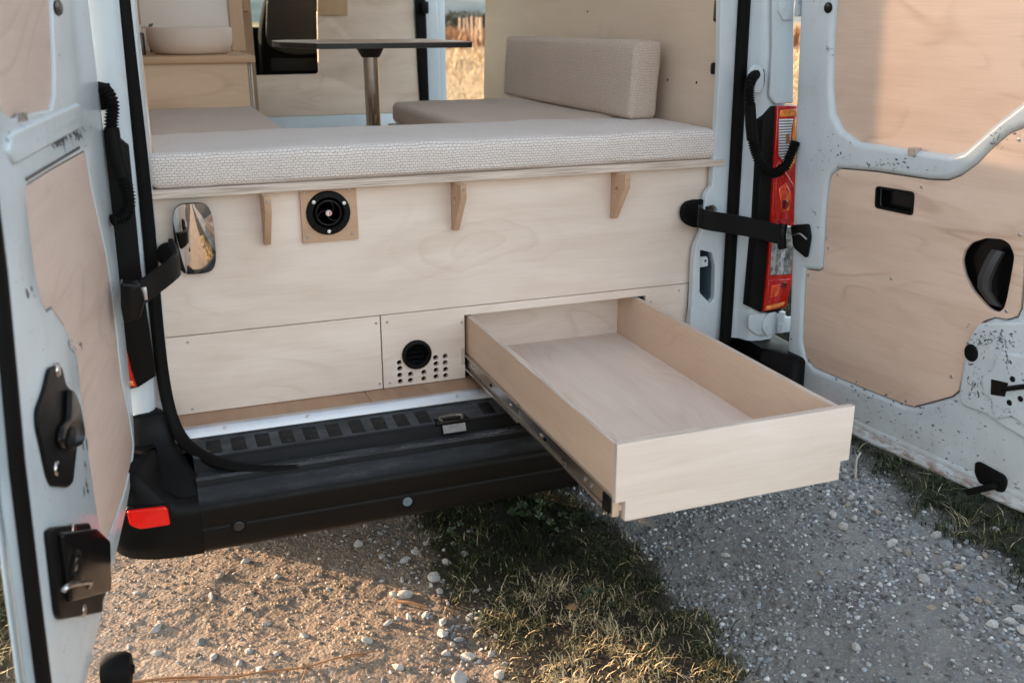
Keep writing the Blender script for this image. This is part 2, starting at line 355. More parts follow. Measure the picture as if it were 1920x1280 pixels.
def tube(pts, r, n=10, rings=None, amp=0.0, closed_caps=True, sub=8):
    """smooth tube through pts; rings = spacing of corrugation"""
    P = [Vector(p) for p in pts]; path = []
    Q = [P[0]] + P + [P[-1]]
    for i in range(1, len(Q) - 2):
        for j in range(sub):
            t = j / sub; a, b, c, d = Q[i - 1:i + 3]
            path.append(.5 * ((2 * b) + (c - a) * t + (2 * a - 5 * b + 4 * c - d) * t * t + (3 * b - 3 * c + d - a) * t ** 3))
    path.append(P[-1])
    if rings:
        L = [0]
        for a, b in zip(path, path[1:]): L.append(L[-1] + (b - a).length)
        m = max(2, int(L[-1] / rings * 4)); new = []
        for k in range(m + 1):
            s = L[-1] * k / m; i = max(0, min(len(L) - 2, next((q for q, x in enumerate(L) if x >= s), 1) - 1))
            t = (s - L[i]) / max(1e-9, L[i + 1] - L[i]); new.append(path[i].lerp(path[i + 1], t))
        path = new
    bm = bmesh.new(); prev = None; up = Vector((0, 0, 1)); first = None
    for i, p in enumerate(path):
        d = (path[min(i + 1, len(path) - 1)] - path[max(i - 1, 0)]).normalized()
        x = d.cross(up)
        if x.length < .05: x = d.cross(Vector((1, 0, 0)))
        x.normalize()
        y = x.cross(d).normalized()
        if rings: rr = (r if not callable(r) else r(i / (len(path) - 1))) + amp * (1 if i % 4 in (0, 1) else -1)
        else: rr = r(i / (len(path) - 1)) if callable(r) else r
        ring = [bm.verts.new(p + (x * math.cos(2 * math.pi * k / n) + y * math.sin(2 * math.pi * k / n)) * rr) for k in range(n)]
        if prev:
            # align rings
            best = min(range(n), key=lambda s: (ring[s].co - prev[0].co).length)
            ring = ring[best:] + ring[:best]
            if (ring[1].co - prev[1].co).length > (ring[-1].co - prev[1].co).length: ring = [ring[0]] + ring[:0:-1]
            for k in range(n): bm.faces.new((prev[k], prev[(k + 1) % n], ring[(k + 1) % n], ring[k]))
        else: first = ring
        prev = ring
    if closed_caps: bm.faces.new(first); bm.faces.new(prev)
    bmesh.ops.recalc_face_normals(bm, faces=bm.faces[:]); return bm
def lathe(prof, center, axis='Z', n=32, sx=1.0, sy=1.0):
    """profile of (radius, height) turned about an axis through center"""
    bm = bmesh.new(); rings = []
    for r, h in prof:
        ring = []
        for k in range(n):
            a = 2 * math.pi * k / n; c, s = r * math.cos(a) * sx, r * math.sin(a) * sy
            q = {'Z': (c, s, h), 'Y': (c, -h, s), 'X': (h, c, s)}[axis]
            ring.append(bm.verts.new(Vector(center) + Vector(q)))
        rings.append(ring)
    for a, b in zip(rings, rings[1:]):
        for k in range(n): bm.faces.new((a[k], a[(k + 1) % n], b[(k + 1) % n], b[k]))
    bm.faces.new(rings[0]); bm.faces.new(rings[-1])
    bmesh.ops.recalc_face_normals(bm, faces=bm.faces[:]); bmesh.ops.remove_doubles(bm, verts=bm.verts[:], dist=1e-6)
    return uvbox(bm)
def lathe_fr(prof, fr, u, v, n=24):
    """lathe about a Frame's normal at (u, v); heights along the normal"""
    bm = bmesh.new(); rings = []
    for r, h in prof:
        rings.append([bm.verts.new(fr.pt(u + r * math.cos(2 * math.pi * k / n), v + r * math.sin(2 * math.pi * k / n), h)) for k in range(n)])
    for a, b in zip(rings, rings[1:]):
        for k in range(n): bm.faces.new((a[k], a[(k + 1) % n], b[(k + 1) % n], b[k]))
    bm.faces.new(rings[0]); bm.faces.new(rings[-1]); bmesh.ops.recalc_face_normals(bm, faces=bm.faces[:]); return uvbox(bm)
def loft(sections, closed=True, caps=True, u=0):
    """skin through equal-length rows of points"""
    bm = bmesh.new(); rows = [[bm.verts.new(p) for p in s] for s in sections]; m = len(rows[0])
    uv = bm.loops.layers.uv.new('UVMap')
    for i, (a, b) in enumerate(zip(rows, rows[1:])):
        for k in range(m if closed else m - 1):
            try: bm.faces.new((a[k], a[(k + 1) % m], b[(k + 1) % m], b[k]))
            except ValueError: pass
    if caps and closed:
        bm.faces.new(rows[0]); bm.faces.new(rows[-1])
    bmesh.ops.recalc_face_normals(bm, faces=bm.faces[:]); return uvbox(bm)
SCREW_ME = {}
def screw(fr, u, v, w, parent, r=.0042, mat=None):
    key = (round(r, 4), id(fr))
    if key not in SCREW_ME:
        bm = lathe_fr([(r, 0), (r, .0006), (r * .75, .0014), (r * .4, .0014), (r * .35, .0004), (0.0001, .0004)], fr, 0, 0, 12)
        me = bpy.data.meshes.new('screw'); off = fr.pt(0, 0, 0)
        for x in bm.verts: x.co -= off
        bm.to_mesh(me); bm.free(); finish(me); me.materials.append(mat or STEEL); SCREW_ME[key] = me
    o = bpy.data.objects.new('screw', SCREW_ME[key]); C.objects.link(o); o.location = fr.pt(u, v, w); adopt(o, parent); return o

# ------------------------------------------------------------------ GROUND
def gpx(x, y, z=0.0): p = at(x, y, 'Z', z); return (p.x, p.y)
strip_l = [gpx(*p) for p in ((760, 985), (800, 1040), (830, 1090), (880, 1160), (900, 1240), (905, 1290))]
strip_r = [gpx(*p) for p in ((1085, 925), (1185, 1010), (1290, 1145), (1345, 1205), (1410, 1290))]
verge = [gpx(*p) for p in ((1590, 870), (1700, 965), (1830, 1035), (1920, 1120))]
def interp(pts, y):
    p = sorted((b, a) for a, b in pts); return np.interp(y, [q[0] for q in p], [q[1] for q in p])
def fbm(x, y, sc, seed=0.0, oct=4):
    """cheap vectorised value noise"""
    tot = np.zeros_like(x); amp = 1.0; nrm = 0
    for o in range(oct):
        X = x * sc + 13.7 * o + seed; Y = y * sc - 7.3 * o + seed * 1.7
        ix = np.floor(X).astype(np.int64); iy = np.floor(Y).astype(np.int64); fx = X - ix; fy = Y - iy
        fx = fx * fx * (3 - 2 * fx); fy = fy * fy * (3 - 2 * fy)
        def h(a, b):
            n = (a * 374761393 + b * 668265263) & 0xffffffff; n = ((n ^ (n >> 13)) * 1274126177) & 0xffffffff
            return ((n ^ (n >> 16)) & 0xffff) / 65535.0
        v = (h(ix, iy) * (1 - fx) + h(ix + 1, iy) * fx) * (1 - fy) + (h(ix, iy + 1) * (1 - fx) + h(ix + 1, iy + 1) * fx) * fy
        tot += v * amp; nrm += amp; amp *= .5; sc *= 2.03
    return tot / nrm
def grass_mask(x, y):
    w = (fbm(x, y, 6.0, 3.0) - .5) * .22
    l, r = interp(strip_l, y), interp(strip_r, y)
    a = np.clip((x - l + w + .03) / .10, 0, 1) * np.clip((r - x + w + .02) / .07, 0, 1)
    v = np.clip((x - interp(verge, y) + w) / .12, 0, 1)
    left = np.clip((-1.14 - x + w) / .10, 0, 1)
    return np.maximum(np.maximum(a, v), left)
def ground_h(x, y):
    near = np.exp(-((x * .25) ** 2 + (y * .25) ** 2))
    g = grass_mask(x, y)
    h = (fbm(x, y, 2.2, 1.0) - .5) * .02 + (fbm(x, y, 30.0, 4.0, 2) - .5) * .0045 + (fbm(x, y, 11.0, 5.0, 3) - .5) * .008 + (fbm(x, y, 70.0, 8.0, 3) - .5) * .0075 * (.30 + .7 * fbm(x, y, 5.0, 9.0, 2))
    return h * near + g * .012 * near
def build_ground():
    def axis(a, b, step, far, k=1.16):
        v = list(np.arange(a, b, step)); s = step; p = v[-1]
        hi = []
        while p < far: s *= k; p += s; hi.append(p)
        lo = []; s = step; p = a
        while p > -far: s *= k; p -= s; lo.append(p)
        return np.array(lo[::-1] + v + hi)
    xs = axis(-1.35, 2.1, .0062, 900.0); ys = axis(-1.25, 1.0, .0062, 900.0)
    X, Y = np.meshgrid(xs, ys, indexing='ij'); x, y = X.ravel(), Y.ravel()
    z = ground_h(x, y)
    nx, ny = len(xs), len(ys)
    i = np.arange(nx * ny).reshape(nx, ny)
    q = np.stack([i[:-1, :-1], i[1:, :-1], i[1:, 1:], i[:-1, 1:]], -1).reshape(-1, 4)
    me = bpy.data.meshes.new('ground'); me.vertices.add(nx * ny); me.vertices.foreach_set('co', np.stack([x, y, z], 1).astype('f').ravel())
    me.loops.add(q.size); me.loops.foreach_set('vertex_index', q.astype('i').ravel())
    me.polygons.add(len(q)); me.polygons.foreach_set('loop_start', np.arange(0, q.size, 4, dtype='i'))
    me.update(); me.validate(); me.shade_smooth()
    a = me.attributes.new('grassy', 'FLOAT', 'POINT'); a.data.foreach_set('value', grass_mask(x, y).astype('f'))
    o = bpy.data.objects.new('ground', me); C.objects.link(o); o['kind'] = 'structure'
    m, nt, b = nodes('gravel_track'); tc = nt.nodes.new('ShaderNodeTexCoord'); P = tc.outputs['Object']
    big = noise_t(nt, P, 1.6, 5, .6); fine = noise_t(nt, P, 120.0, 4, .7); med = noise_t(nt, P, 22.0, 4, .65)
    vo = N(nt, 'ShaderNodeTexVoronoi', Scale=110.0); nt.links.new(P, vo.inputs['Vector'])
    sv = nt.nodes.new('ShaderNodeSeparateXYZ'); nt.links.new(vo.outputs['Color'], sv.inputs[0])
    col = mixc(nt, ramp(nt, big, [(.35, 0), (.65, 1)]), (.265, .26, .25), (.165, .162, .158))
    sxx = nt.nodes.new('ShaderNodeSeparateXYZ'); nt.links.new(P, sxx.inputs[0])
    col = mixc(nt, mathn(nt, 'MULTIPLY', ramp(nt, mathn(nt, 'ADD', mathn(nt, 'MULTIPLY', sxx.outputs[0], -2.0), .5, True), [(0, 0), (1, 1)]), .85), col, mixc(nt, ramp(nt, big, [(.35, 0), (.65, 1)]), (.34, .245, .17), (.25, .175, .12)))
    col = mixc(nt, mathn(nt, 'MULTIPLY', ramp(nt, med, [(.4, 0), (.75, 1)]), .5), col, (.33, .30, .26))
    col = mixc(nt, mathn(nt, 'MULTIPLY', ramp(nt, fine, [(.35, 1), (.6, 0)]), .42), col, (.10, .088, .075))
    col = mixc(nt, mathn(nt, 'MULTIPLY', mathn(nt, 'GREATER_THAN', sv.outputs[0], .90), .3), col, (.40, .385, .36))
    ga = N(nt, 'ShaderNodeAttribute', attribute_name='grassy')
    col = mixc(nt, mathn(nt, 'MULTIPLY', ga.outputs['Fac'], .9), col, (.028, .022, .015))
    # far off the track the dry meadow takes over
    sx = nt.nodes.new('ShaderNodeSeparateXYZ'); nt.links.new(P, sx.inputs[0])
    far = ramp(nt, mathn(nt, 'MULTIPLY', mathn(nt, 'SUBTRACT', sx.outputs[1], 4.0), .12, True), [(0, 0), (1, 1)])
    dry = mixc(nt, noise_t(nt, P, 2.2, 6, .7), (.50, .36, .20), (.24, .15, .075))
    col = mixc(nt, far, col, dry)
    nt.links.new(col, b.inputs['Base Color']); b.inputs['Roughness'].default_value = .95; b.inputs['Specular IOR Level'].default_value = .15
    hh = mathn(nt, 'ADD', fine, mathn(nt, 'MULTIPLY', vo.outputs['Distance'], -.7))
    bump(nt, b, hh, .75, .005)
    me.materials.append(m)
build_ground()

# ------------------------------------------------------------------ THE VAN
VAN = thing('camper_van', 'white camper van with both rear doors open showing a plywood interior', 'van', (0, 2.4, 0))
LEAN = .03
def lean(x, z): return x - math.copysign(LEAN * (z - .6), x) if z > .6 else x
def column(prof, z0, z1, dz=.25, side=1):
    """upright skin from a plan profile, leaning in towards the roof"""
    zs = [z0 + (z1 - z0) * k / max(1, int((z1 - z0) / dz)) for k in range(int((z1 - z0) / dz) + 1)]
    return loft([[Vector((side * (x - LEAN * max(0, z - .6)), y + .012 * (z - .6), z)) for x, y in prof] for z in zs])
outer = [(.785, -.02), (.792, -.045), (.806, -.052), (.818, -.060), (.826, -.085), (.838, -.098), (.865, -.103), (.900, -.099), (.918, -.085), (.930, -.05), (.95, .06), (.968, .25), (.968, .30), (.90, .30), (.80, .10), (.785, .02)]
for s in (1, -1):
    bm = column(outer, .615, 2.4, .15, s); ob('rear_pillar', bm, PAINT, VAN)
# side walls: left closed, right with the sliding door opening
def wall(fr_x, side, y0, y1, z0, z1, name='side_wall', th=.04, mat=PAINT):
    sec = []
    for y in np.linspace(y0, y1, 6):
        row = [(fr_x, z0), (fr_x + .005, .55), (fr_x + .004, 1.0), (fr_x - LEAN * .9, z1)]
        sec.append([Vector((side * a, y, z)) for a, z in row] + [Vector((side * (a - th), y, z)) for a, z in row[::-1]])
    return ob(name, loft(sec), mat, VAN)
wall(.965, 1, .30, 2.04, .36, 2.4)
wall(.965, 1, 2.04, 3.30, .36, .60, 'door_sill')
wall(.965, 1, 3.42, 5.2, .36, 1.25, 'cab_side'); wall(.965, -1, 3.62, 5.2, .36, 1.25, 'cab_side')
LWF = Frame((-.965, 0, 0), (0, 1, 0), (.012, 0, 1), (-1, 0, 0))
sw = rounded([(.56, 1.60), (1.44, 1.60), (1.44, 2.02), (.56, 2.02)], .05, 5)
ob('side_wall', plate(LWF, [(.28, .36), (3.62, .36), (3.62, 2.4), (.28, 2.4)], -.03, 0, [sw], .002), PAINT, VAN)
ob('side_window', plate(LWF, shrink(sw, -.012), -.036, -.031, []), glass('privacy_glass', (.38, .375, .37)), VAN)
RFF = Frame((0, 0, 2.41), (1, 0, 0), (0, 1, 0), (0, 0, 1))
h1, h2 = rounded([(-.38, .55), (.38, .55), (.38, 1.35), (-.38, 1.35)], .04, 4), rounded([(-.38, 1.75), (.38, 1.75), (.38, 2.65), (-.38, 2.65)], .04, 4)  # two unseen roof openings, added to let sky light brighten the interior
rf_ = ob('roof', plate(RFF, [(-.93, -.02), (.93, -.02), (.93, 4.3), (-.93, 4.3)], -.03, .03, [h1, h2], .006), PAINT, VAN)
for h_ in (h1, h2): ob('added_skylight', plate(RFF, shrink(h_, -.012), .031, .037, []), glass('added_skylight_glass', (.97, .98, .98)), rf_)
ob('roof_rail', box(.88, .95, 2.0, 3.4, 2.1, 2.38, .01), PAINT, VAN)
ob('bonnet', loft([[Vector((x, 4.3, 1.45)), Vector((x, 5.2, 1.12)), Vector((x, 5.3, .4)), Vector((x, 4.3, .4))] for x in (-.95, .95)]), PAINT, VAN)
ob('windscreen', loft([[Vector((x, 4.32, 1.46)), Vector((x, 3.98, 2.36)), Vector((x, 4.0, 2.37)), Vector((x, 4.34, 1.47))] for x in (-.86, .86)]), GLASS, VAN)
for s in (1, -1):
    ob('cab_window', box(min(s * .925, s * .931), max(s * .925, s * .931), 3.45, 4.1, 1.26, 2.1, 0), GLASS, VAN)
    ob('cab_pillar', box(min(s * .90, s * .94), max(s * .90, s * .94), 3.43 if s > 0 else 3.62, 3.53 if s > 0 else 3.72, 1.25, 2.38, .01), PAINT, VAN)
ob('underbody', box(-.92, .92, -.1, 5.2, .42, .545, .01), BLACK, VAN)
ob('added_fuel_tank', box(-.80, .55, 1.45, 3.3, .16, .42, .05, 4), BLACK, VAN)  # unseen tank, added to stop sunlight passing under the floor
ob('rear_axle', tube([(-.74, 1.02, .30), (0, 1.02, .27), (.74, 1.02, .30)], .05, 12), BLACK, VAN)
ob('spare_wheel', lathe([(.0001, 0), (.31, 0), (.33, .03), (.33, .16), (.3, .19), (.0001, .19)], (.1, .55, .21), 'Z', 32), TYRE, VAN)
ob('dashboard', box(-.88, .88, 3.9, 4.3, 1.0, 1.47, .06, 4), SEATB, VAN)
# wheels
for s in (-1, 1):
    for y in (1.02, 4.3):
        xo = s * .955; xi = s * .74
        w_ = ob('wheel', lathe([(.19, -.04), (.20, .0), (.08, .02), (.03, .03), (.0001, .03)], (xo - s * .03, y, .34), 'X', 24), STEEL, VAN)
        t_ = ob('tyre', lathe([(.20, 0), (.27, -.012), (.325, .0), (.342, .03), (.342, .18), (.325, .21), (.2, .2)], (min(xo, xi) - 0, y, .338), 'X', 48), TYRE, w_)
ob('mud_flap', box(-.955, -.735, .650, .660, .045, .45, .002), RUBBER, VAN)
ob('mud_flap', box(.735, .955, .650, .660, .045, .45, .002), RUBBER, VAN)

# floor with its aluminium edge
fl = ob('floor', box(-.80, .80, -.04, 3.6, .55, .572, 0), BLACK, VAN)
FLY = -.092
xs_pl = [-.80, -.30, .25, .80]
for k, (a, b) in enumerate(zip(xs_pl, xs_pl[1:])):
    ob('floor_board', box(a + .0006, b - .0006, FLY, .02, .5725, .577, .0006, 1, 'Y'), FLOORM, fl)
ob('edge_trim', loft([[Vector((x, FLY + .006, .5795)), Vector((x, FLY - .004, .5795)), Vector((x, FLY - .009, .576)), Vector((x, FLY - .016, .557)), Vector((x, FLY - .014, .553)), Vector((x, FLY + .006, .5715))] for x in (-.775, .78)]), ALU, fl)
for px in (420, 578, 860): 
    p = at(px, 780, 'Y', FLY - .02); ob('screw', lathe([(.004, 0), (.003, .002), (.0001, .002)], (p.x, FLY - .018, .575), 'Z', 10), STEEL, fl)

# rear jamb on the right: white flange with an open pocket
JY = -.030; J = rear(JY)
POCKET = plain('cavity_shade_tint', (.10, .16, .20), .5)  # dark tint puts the shade inside the pocket into its colour
def shrink0(pts, d):
    c = [sum(p[0] for p in pts) / len(pts), sum(p[1] for p in pts) / len(pts)]
    return [(c[0] + (a - c[0]) * (1 - d / .03), c[1] + (b - c[1]) * (1 - d / .05)) for a, b in pts]
jo = [(1350, -40), (1348, 120), (1342, 240), (1336, 312), (1334, 350), (1324, 363), (1320, 380), (1316, 431), (1303, 464), (1300, 487), (1298, 529), (1296, 574), (1292, 610), (1290, 700), (1353, 760), (1358, 640), (1366, 500), (1372, 400), (1380, 200), (1390, -40)]
jout = J.many(jo); pocket = rounded(J.many([(1312, 468), (1334, 474), (1340, 500), (1338, 560), (1330, 568), (1311, 548)]), .006)
slot = rounded(J.many([(1321, 388), (1337, 384), (1344, 392), (1344, 402), (1322, 398)]), .004)
jb = ob('door_jamb', plate(J, jout, -.02, .004, [pocket, slot], .003, 3), PAINT, VAN)
ob('jamb_pocket', plate(J, [(a, b) for a, b in shrink0(pocket, -.006)], -.20, -.0205, [pocket], 0), POCKET, jb)
ob('pocket_back', plate(J, shrink0(pocket, -.006), -.205, -.2005, []), POCKET, jb)
ob('bracket_tab', plate(rear(JY + .012), rounded(J.many([(1312, 483), (1328, 482), (1331, 488), (1330, 500), (1313, 503)]), .003), 0, .003, [circle(*J.px(1326, 490.5), .004, 12)]), PAINT, jb)
ob('jamb_lining', plate(J, J.many([(1293, 574), (1340, 590), (1338, 680), (1290, 650)]), .0042, .008, [], .002), PAINT, jb)
# the left jamb, seen only as a sliver
ob('door_jamb', box(-.83, -.778, .004, .03, 1.16, 2.3, .004), PAINT, VAN)

# door seals
def strip(pts, wdt, dep, name='door_seal', parent=VAN, mat=RUBBER, taper=0):
    sec = []; full = (wdt, dep)
    for i, (p, n) in enumerate(pts):
        p = Vector(p); n = Vector(n).normalized()
        d = (Vector(pts[min(i + 1, len(pts) - 1)][0]) - Vector(pts[max(i - 1, 0)][0])).normalized()
        t = n.cross(d).normalized()
        if taper: k_ = min(1, (len(pts) - 1 - i) / taper); wdt, dep = full[0] * (.35 + .65 * k_), full[1] * (.12 + .88 * k_)
        sec.append([p + t * (wdt / 2 * a) + n * (dep * b) for a, b in ((-1, 0), (-1, .55), (-.7, .9), (-.2, 1), (.3, .85), (.75, .7), (1, .4), (1, 0))])
    return ob(name, loft(sec), mat, parent)
def sp(px, py, y): p = at(px, py, 'Y', y); return p
def smooth(pts, n=4):
    P = [Vector(p) for p in pts]; Q = [P[0]] + P + [P[-1]]; out = []
    for i in range(1, len(Q) - 2):
        for j in range(n):
            t = j / n; a, b, c, d = Q[i - 1:i + 3]
            out.append(.5 * ((2 * b) + (c - a) * t + (2 * a - 5 * b + 4 * c - d) * t * t + (3 * b - 3 * c + d - a) * t ** 3))
    return out + [P[-1]]
lp = smooth([sp(226, -40, -.045), sp(244, 120, -.046), sp(265, 300, -.048), sp(280, 450, -.05), sp(292, 590, -.056), sp(303, 690, -.068), sp(317, 765, -.088), sp(338, 818, -.12), sp(374, 852, -.17), sp(428, 873, -.218), sp(490, 879, -.240), sp(560, 874, -.248)])
lp = [Vector((lp[0].x + .02, lp[0].y, 2.3))] + lp
nrm = [Vector((.1, -1, .0)) if p.z > .6 else Vector((.12, -1, .9)) for p in lp]
strip(list(zip(lp, nrm)), .029, .014, taper=10)
rp = smooth([sp(1397, -40, -.036), sp(1384, 200, -.038), sp(1372, 420, -.042), sp(1360, 620, -.05), sp(1350, 720, -.06)])
rp = [Vector((rp[0].x - .02, rp[0].y, 2.3))] + rp
strip([(p, (-.25, -1, 0)) for p in rp], .034, .018)

PADM = plain('tread_rubber', (.0075, .0078, .008), .6, 0, .3, 60, .3, .3, 400)
# bumper with step
prof = [(-.098, .552), (-.186, .5418), (-.191, .539), (-.196, .530), (-.201, .514), (-.207, .5075), (-.228, .5065), (-.233, .5115), (-.242, .5125), (-.249, .5085), (-.252, .500), (-.257, .494), (-.282, .481), (-.296, .472), (-.302, .461), (-.302, .452), (-.300, .440), (-.299, .418), (-.2965, .415), (-.2965, .409), (-.299, .406), (-.297, .385), (-.288, .354), (-.274, .340), (-.25, .335), (-.10, .335), (-.098, .50)]
secs = [[Vector((x, y, z)) for y, z in prof] for x in np.linspace(-.7508, .7508, 40)]
BP = ob('bumper', loft(secs), BUMP, VAN)
def corner(s):
    """wrapped corner piece of the bumper with a flat top that meets the pillar foot"""
    plan = []
    for k in range(13):
        a = k / 12 * math.pi / 2; plan.append((.7512 + .212 * math.sin(a) ** .75, -.085 - .215 * math.cos(a) ** .55, k / 12))
    plan += [(.972, .02, 1), (.976, .28, 1)]
    sec = []
    for i, (x, y, t) in enumerate(plan):
        p, q = plan[max(0, i - 1)], plan[min(len(plan) - 1, i + 1)]; tx, ty = q[0] - p[0], q[1] - p[1]; L = math.hypot(tx, ty); nx, ny = ty / L, -tx / L
        u = min(1, max(0, (t - .08) / .3)); zt = .481 + (.085 if s < 0 else .128) * u * u * (3 - 2 * u)
        row = [(-.13, .36), (-.03, .336), (-.010, .345), (-.001, .385), (0, .403), (.001, .410), (.001, .415), (.001, .420), (.002, .45), (-.002, zt - .012), (-.012, zt - .002), (-.03, zt), (-.13, zt + .004)]
        sec.append([Vector((s * (x + nx * d), y + ny * d, z)) for d, z in row])
    return loft(sec)
for s in (-1, 1): finish(ob('bumper_corner', corner(s), BLACK, BP).data, 80)
# black upright trims at the foot of each pillar, bolted to the body
for s in (-1,):
    sec = []
    for z, y, x0, x1 in ((.47, -.262, .69, .80), (.50, -.235, .74, .86), (.53, -.175, .765, .90), (.56, -.13, .785, .915), (.60, -.108, .792, .915), (.628, -.104, .80, .90), (.634, -.09, .82, .89)):
        sec.append([Vector((s * x0, y + .02, z)), Vector((s * x0, y, z)), Vector((s * (x0 + .02), y - .012, z)), Vector((s * (x0 * .45 + x1 * .55), y - .014, z)), Vector((s * x1, y + .002, z)), Vector((s * x1, y + .08, z))])
    f_ = ob('pillar_foot', loft(sec), BLACK, BP); finish(f_.data, 80)
    ob('bolt', lathe_fr([(.012, 0), (.012, .004), (.006, .005), (.0001, .005)], rear(-.112), s * .845, .612, 14), BLACKG, f_)
# tread pads along the step
SX = at(848, 790, 'Z', .540).x
x_first = at(352, 832, 'Z', .548).x
for k in range(26):
    x = x_first + k * .0575
    if abs(x - SX) < .062 or x > .74: continue
    ya, yb = (-.120, -.183) if k else (-.126, -.160)
    h = lambda y: .552 + (y + .098) / .09 * .0105
    rows = []
    for y, d in ((ya, 0), (ya - .003, .0022), (yb + .003, .0022), (yb, 0)):
        rows.append([Vector((x + q, y, h(y) + (d if abs(q) < .015 else 0) - .0003)) for q in (-.0175, -.0148, .0148, .0175)])
    bm = bmesh.new(); vv_ = [[bm.verts.new(p) for p in r] for r in rows]
    for i in range(3):
        for j in range(3): bm.faces.new((vv_[i][j], vv_[i + 1][j], vv_[i + 1][j + 1], vv_[i][j + 1]))
    ob('tread_pad', uvbox(bm), PADM, BP)
# striker loop in its pocket
ob('striker_pocket', box(SX - .044, SX + .044, -.206, -.140, .5405, .5445, .001), BLACKG, BP)
st_ = ob('striker', tube([(SX - .026, -.192, .541), (SX - .026, -.180, .550), (SX + .026, -.180, .550), (SX + .026, -.192, .541)], .0045, 8, sub=6), plain('worn_steel', (.16, .14, .12), .35, .8, .3, 60), BP)
ob('striker_plate', loft([[Vector((x, -.2045, .5365)), Vector((x, -.2155, .5195)), Vector((x, -.2175, .5205)), Vector((x, -.2065, .5385))] for x in (SX - .030, SX + .030)]), plain('bare_metal', (.26, .245, .225), .4, .6, .3, 60), BP)
# scuffs and grit that catch on the step
SCF = plain('pale_scuff', (.33, .33, .33), .8, 0, .3, 300)
bm = bmesh.new()
def fleck(x, y, z, L, Wd, ny):
    k = random.choice((4, 5, 6)); a = random.gauss(0, .35); vs = []
    for j in range(k):
        t = 2 * math.pi * j / k + random.uniform(-.3, .3); r_ = random.uniform(.5, 1.1); p, q = math.cos(t) * L * r_, math.sin(t) * Wd * r_
        vs.append(bm.verts.new((x + p * math.cos(a), y + q + p * math.sin(a) * .3, z + ny * q)))
    bm.faces.new(vs)
for _ in range(150):
    x = random.choice((random.uniform(-.6, .45), random.gauss(-.1, .25))); y = random.gauss(-.2375, .0022); fleck(x, y, .5132, random.uniform(.001, .007), random.uniform(.0005, .0014), 0)
for _ in range(130):
    x = random.uniform(-.68, .4); y = random.uniform(-.184, -.105); fleck(x, y, .5545 + (y + .098) / .09 * .0105, random.uniform(.0006, .0022), random.uniform(.0004, .0014), -.117)
for _ in range(26):
    x = SX + random.gauss(.105, .022); fleck(x, random.gauss(-.2375, .003), .5134, random.uniform(.004, .011), random.uniform(.001, .0026), 0)
bmesh.ops.recalc_face_normals(bm, faces=bm.faces[:])
o = ob('scuff_marks', bm, SCF, BP); o['kind'] = 'stuff'
# parking sensors
for px, py in ((448, 986), (764, 940)):
    p = at(px, py, 'Y', -.298); FRS = rear(-.2955)
    ps = ob('parking_sensor', lathe_fr([(.021, -.004), (.021, .0015), (.018, .0035), (.014, .0035), (.0135, .001)], FRS, p.x, p.z, 28), BLACK, BP)
    ob('sensor_face', lathe_fr([(.012, 0), (.012, .0035), (.010, .0045), (.006, .0042), (.0001, .0042)], FRS, p.x, p.z, 24), plain('sensor_blue' if px > 600 else 'sensor_dark', (.12, .17, .20) if px > 600 else (.02, .02, .021), .3), ps)
# red reflectors on the corners
for s in (-1, 1):
    RF = Frame((s * .835, -.288, .395), (.965, -.0 + s * .26 * 1, 0), (0, 0, 1))
    q0 = at(279, 968, 'Y', -.292); RF = Frame((s * abs(q0.x), -.294, q0.z), Vector((1, s * .10, 0)).normalized(), (0, 0, 1))
    rr = ob('reflector', plate(RF, rounded([(-.043, .024), (.036, .024), (.042, .018), (.044, -.022), (-.02, -.024), (-.04, -.012)], .006), -.004, .010, [], .004, 3), REDB, BP)
    ob('reflector_base', plate(RF, rounded([(-.047, .027), (.046, .027), (.048, -.028), (-.022, -.030), (-.044, -.016)], .008), -.02, .002, [], .002), BLACK, rr)

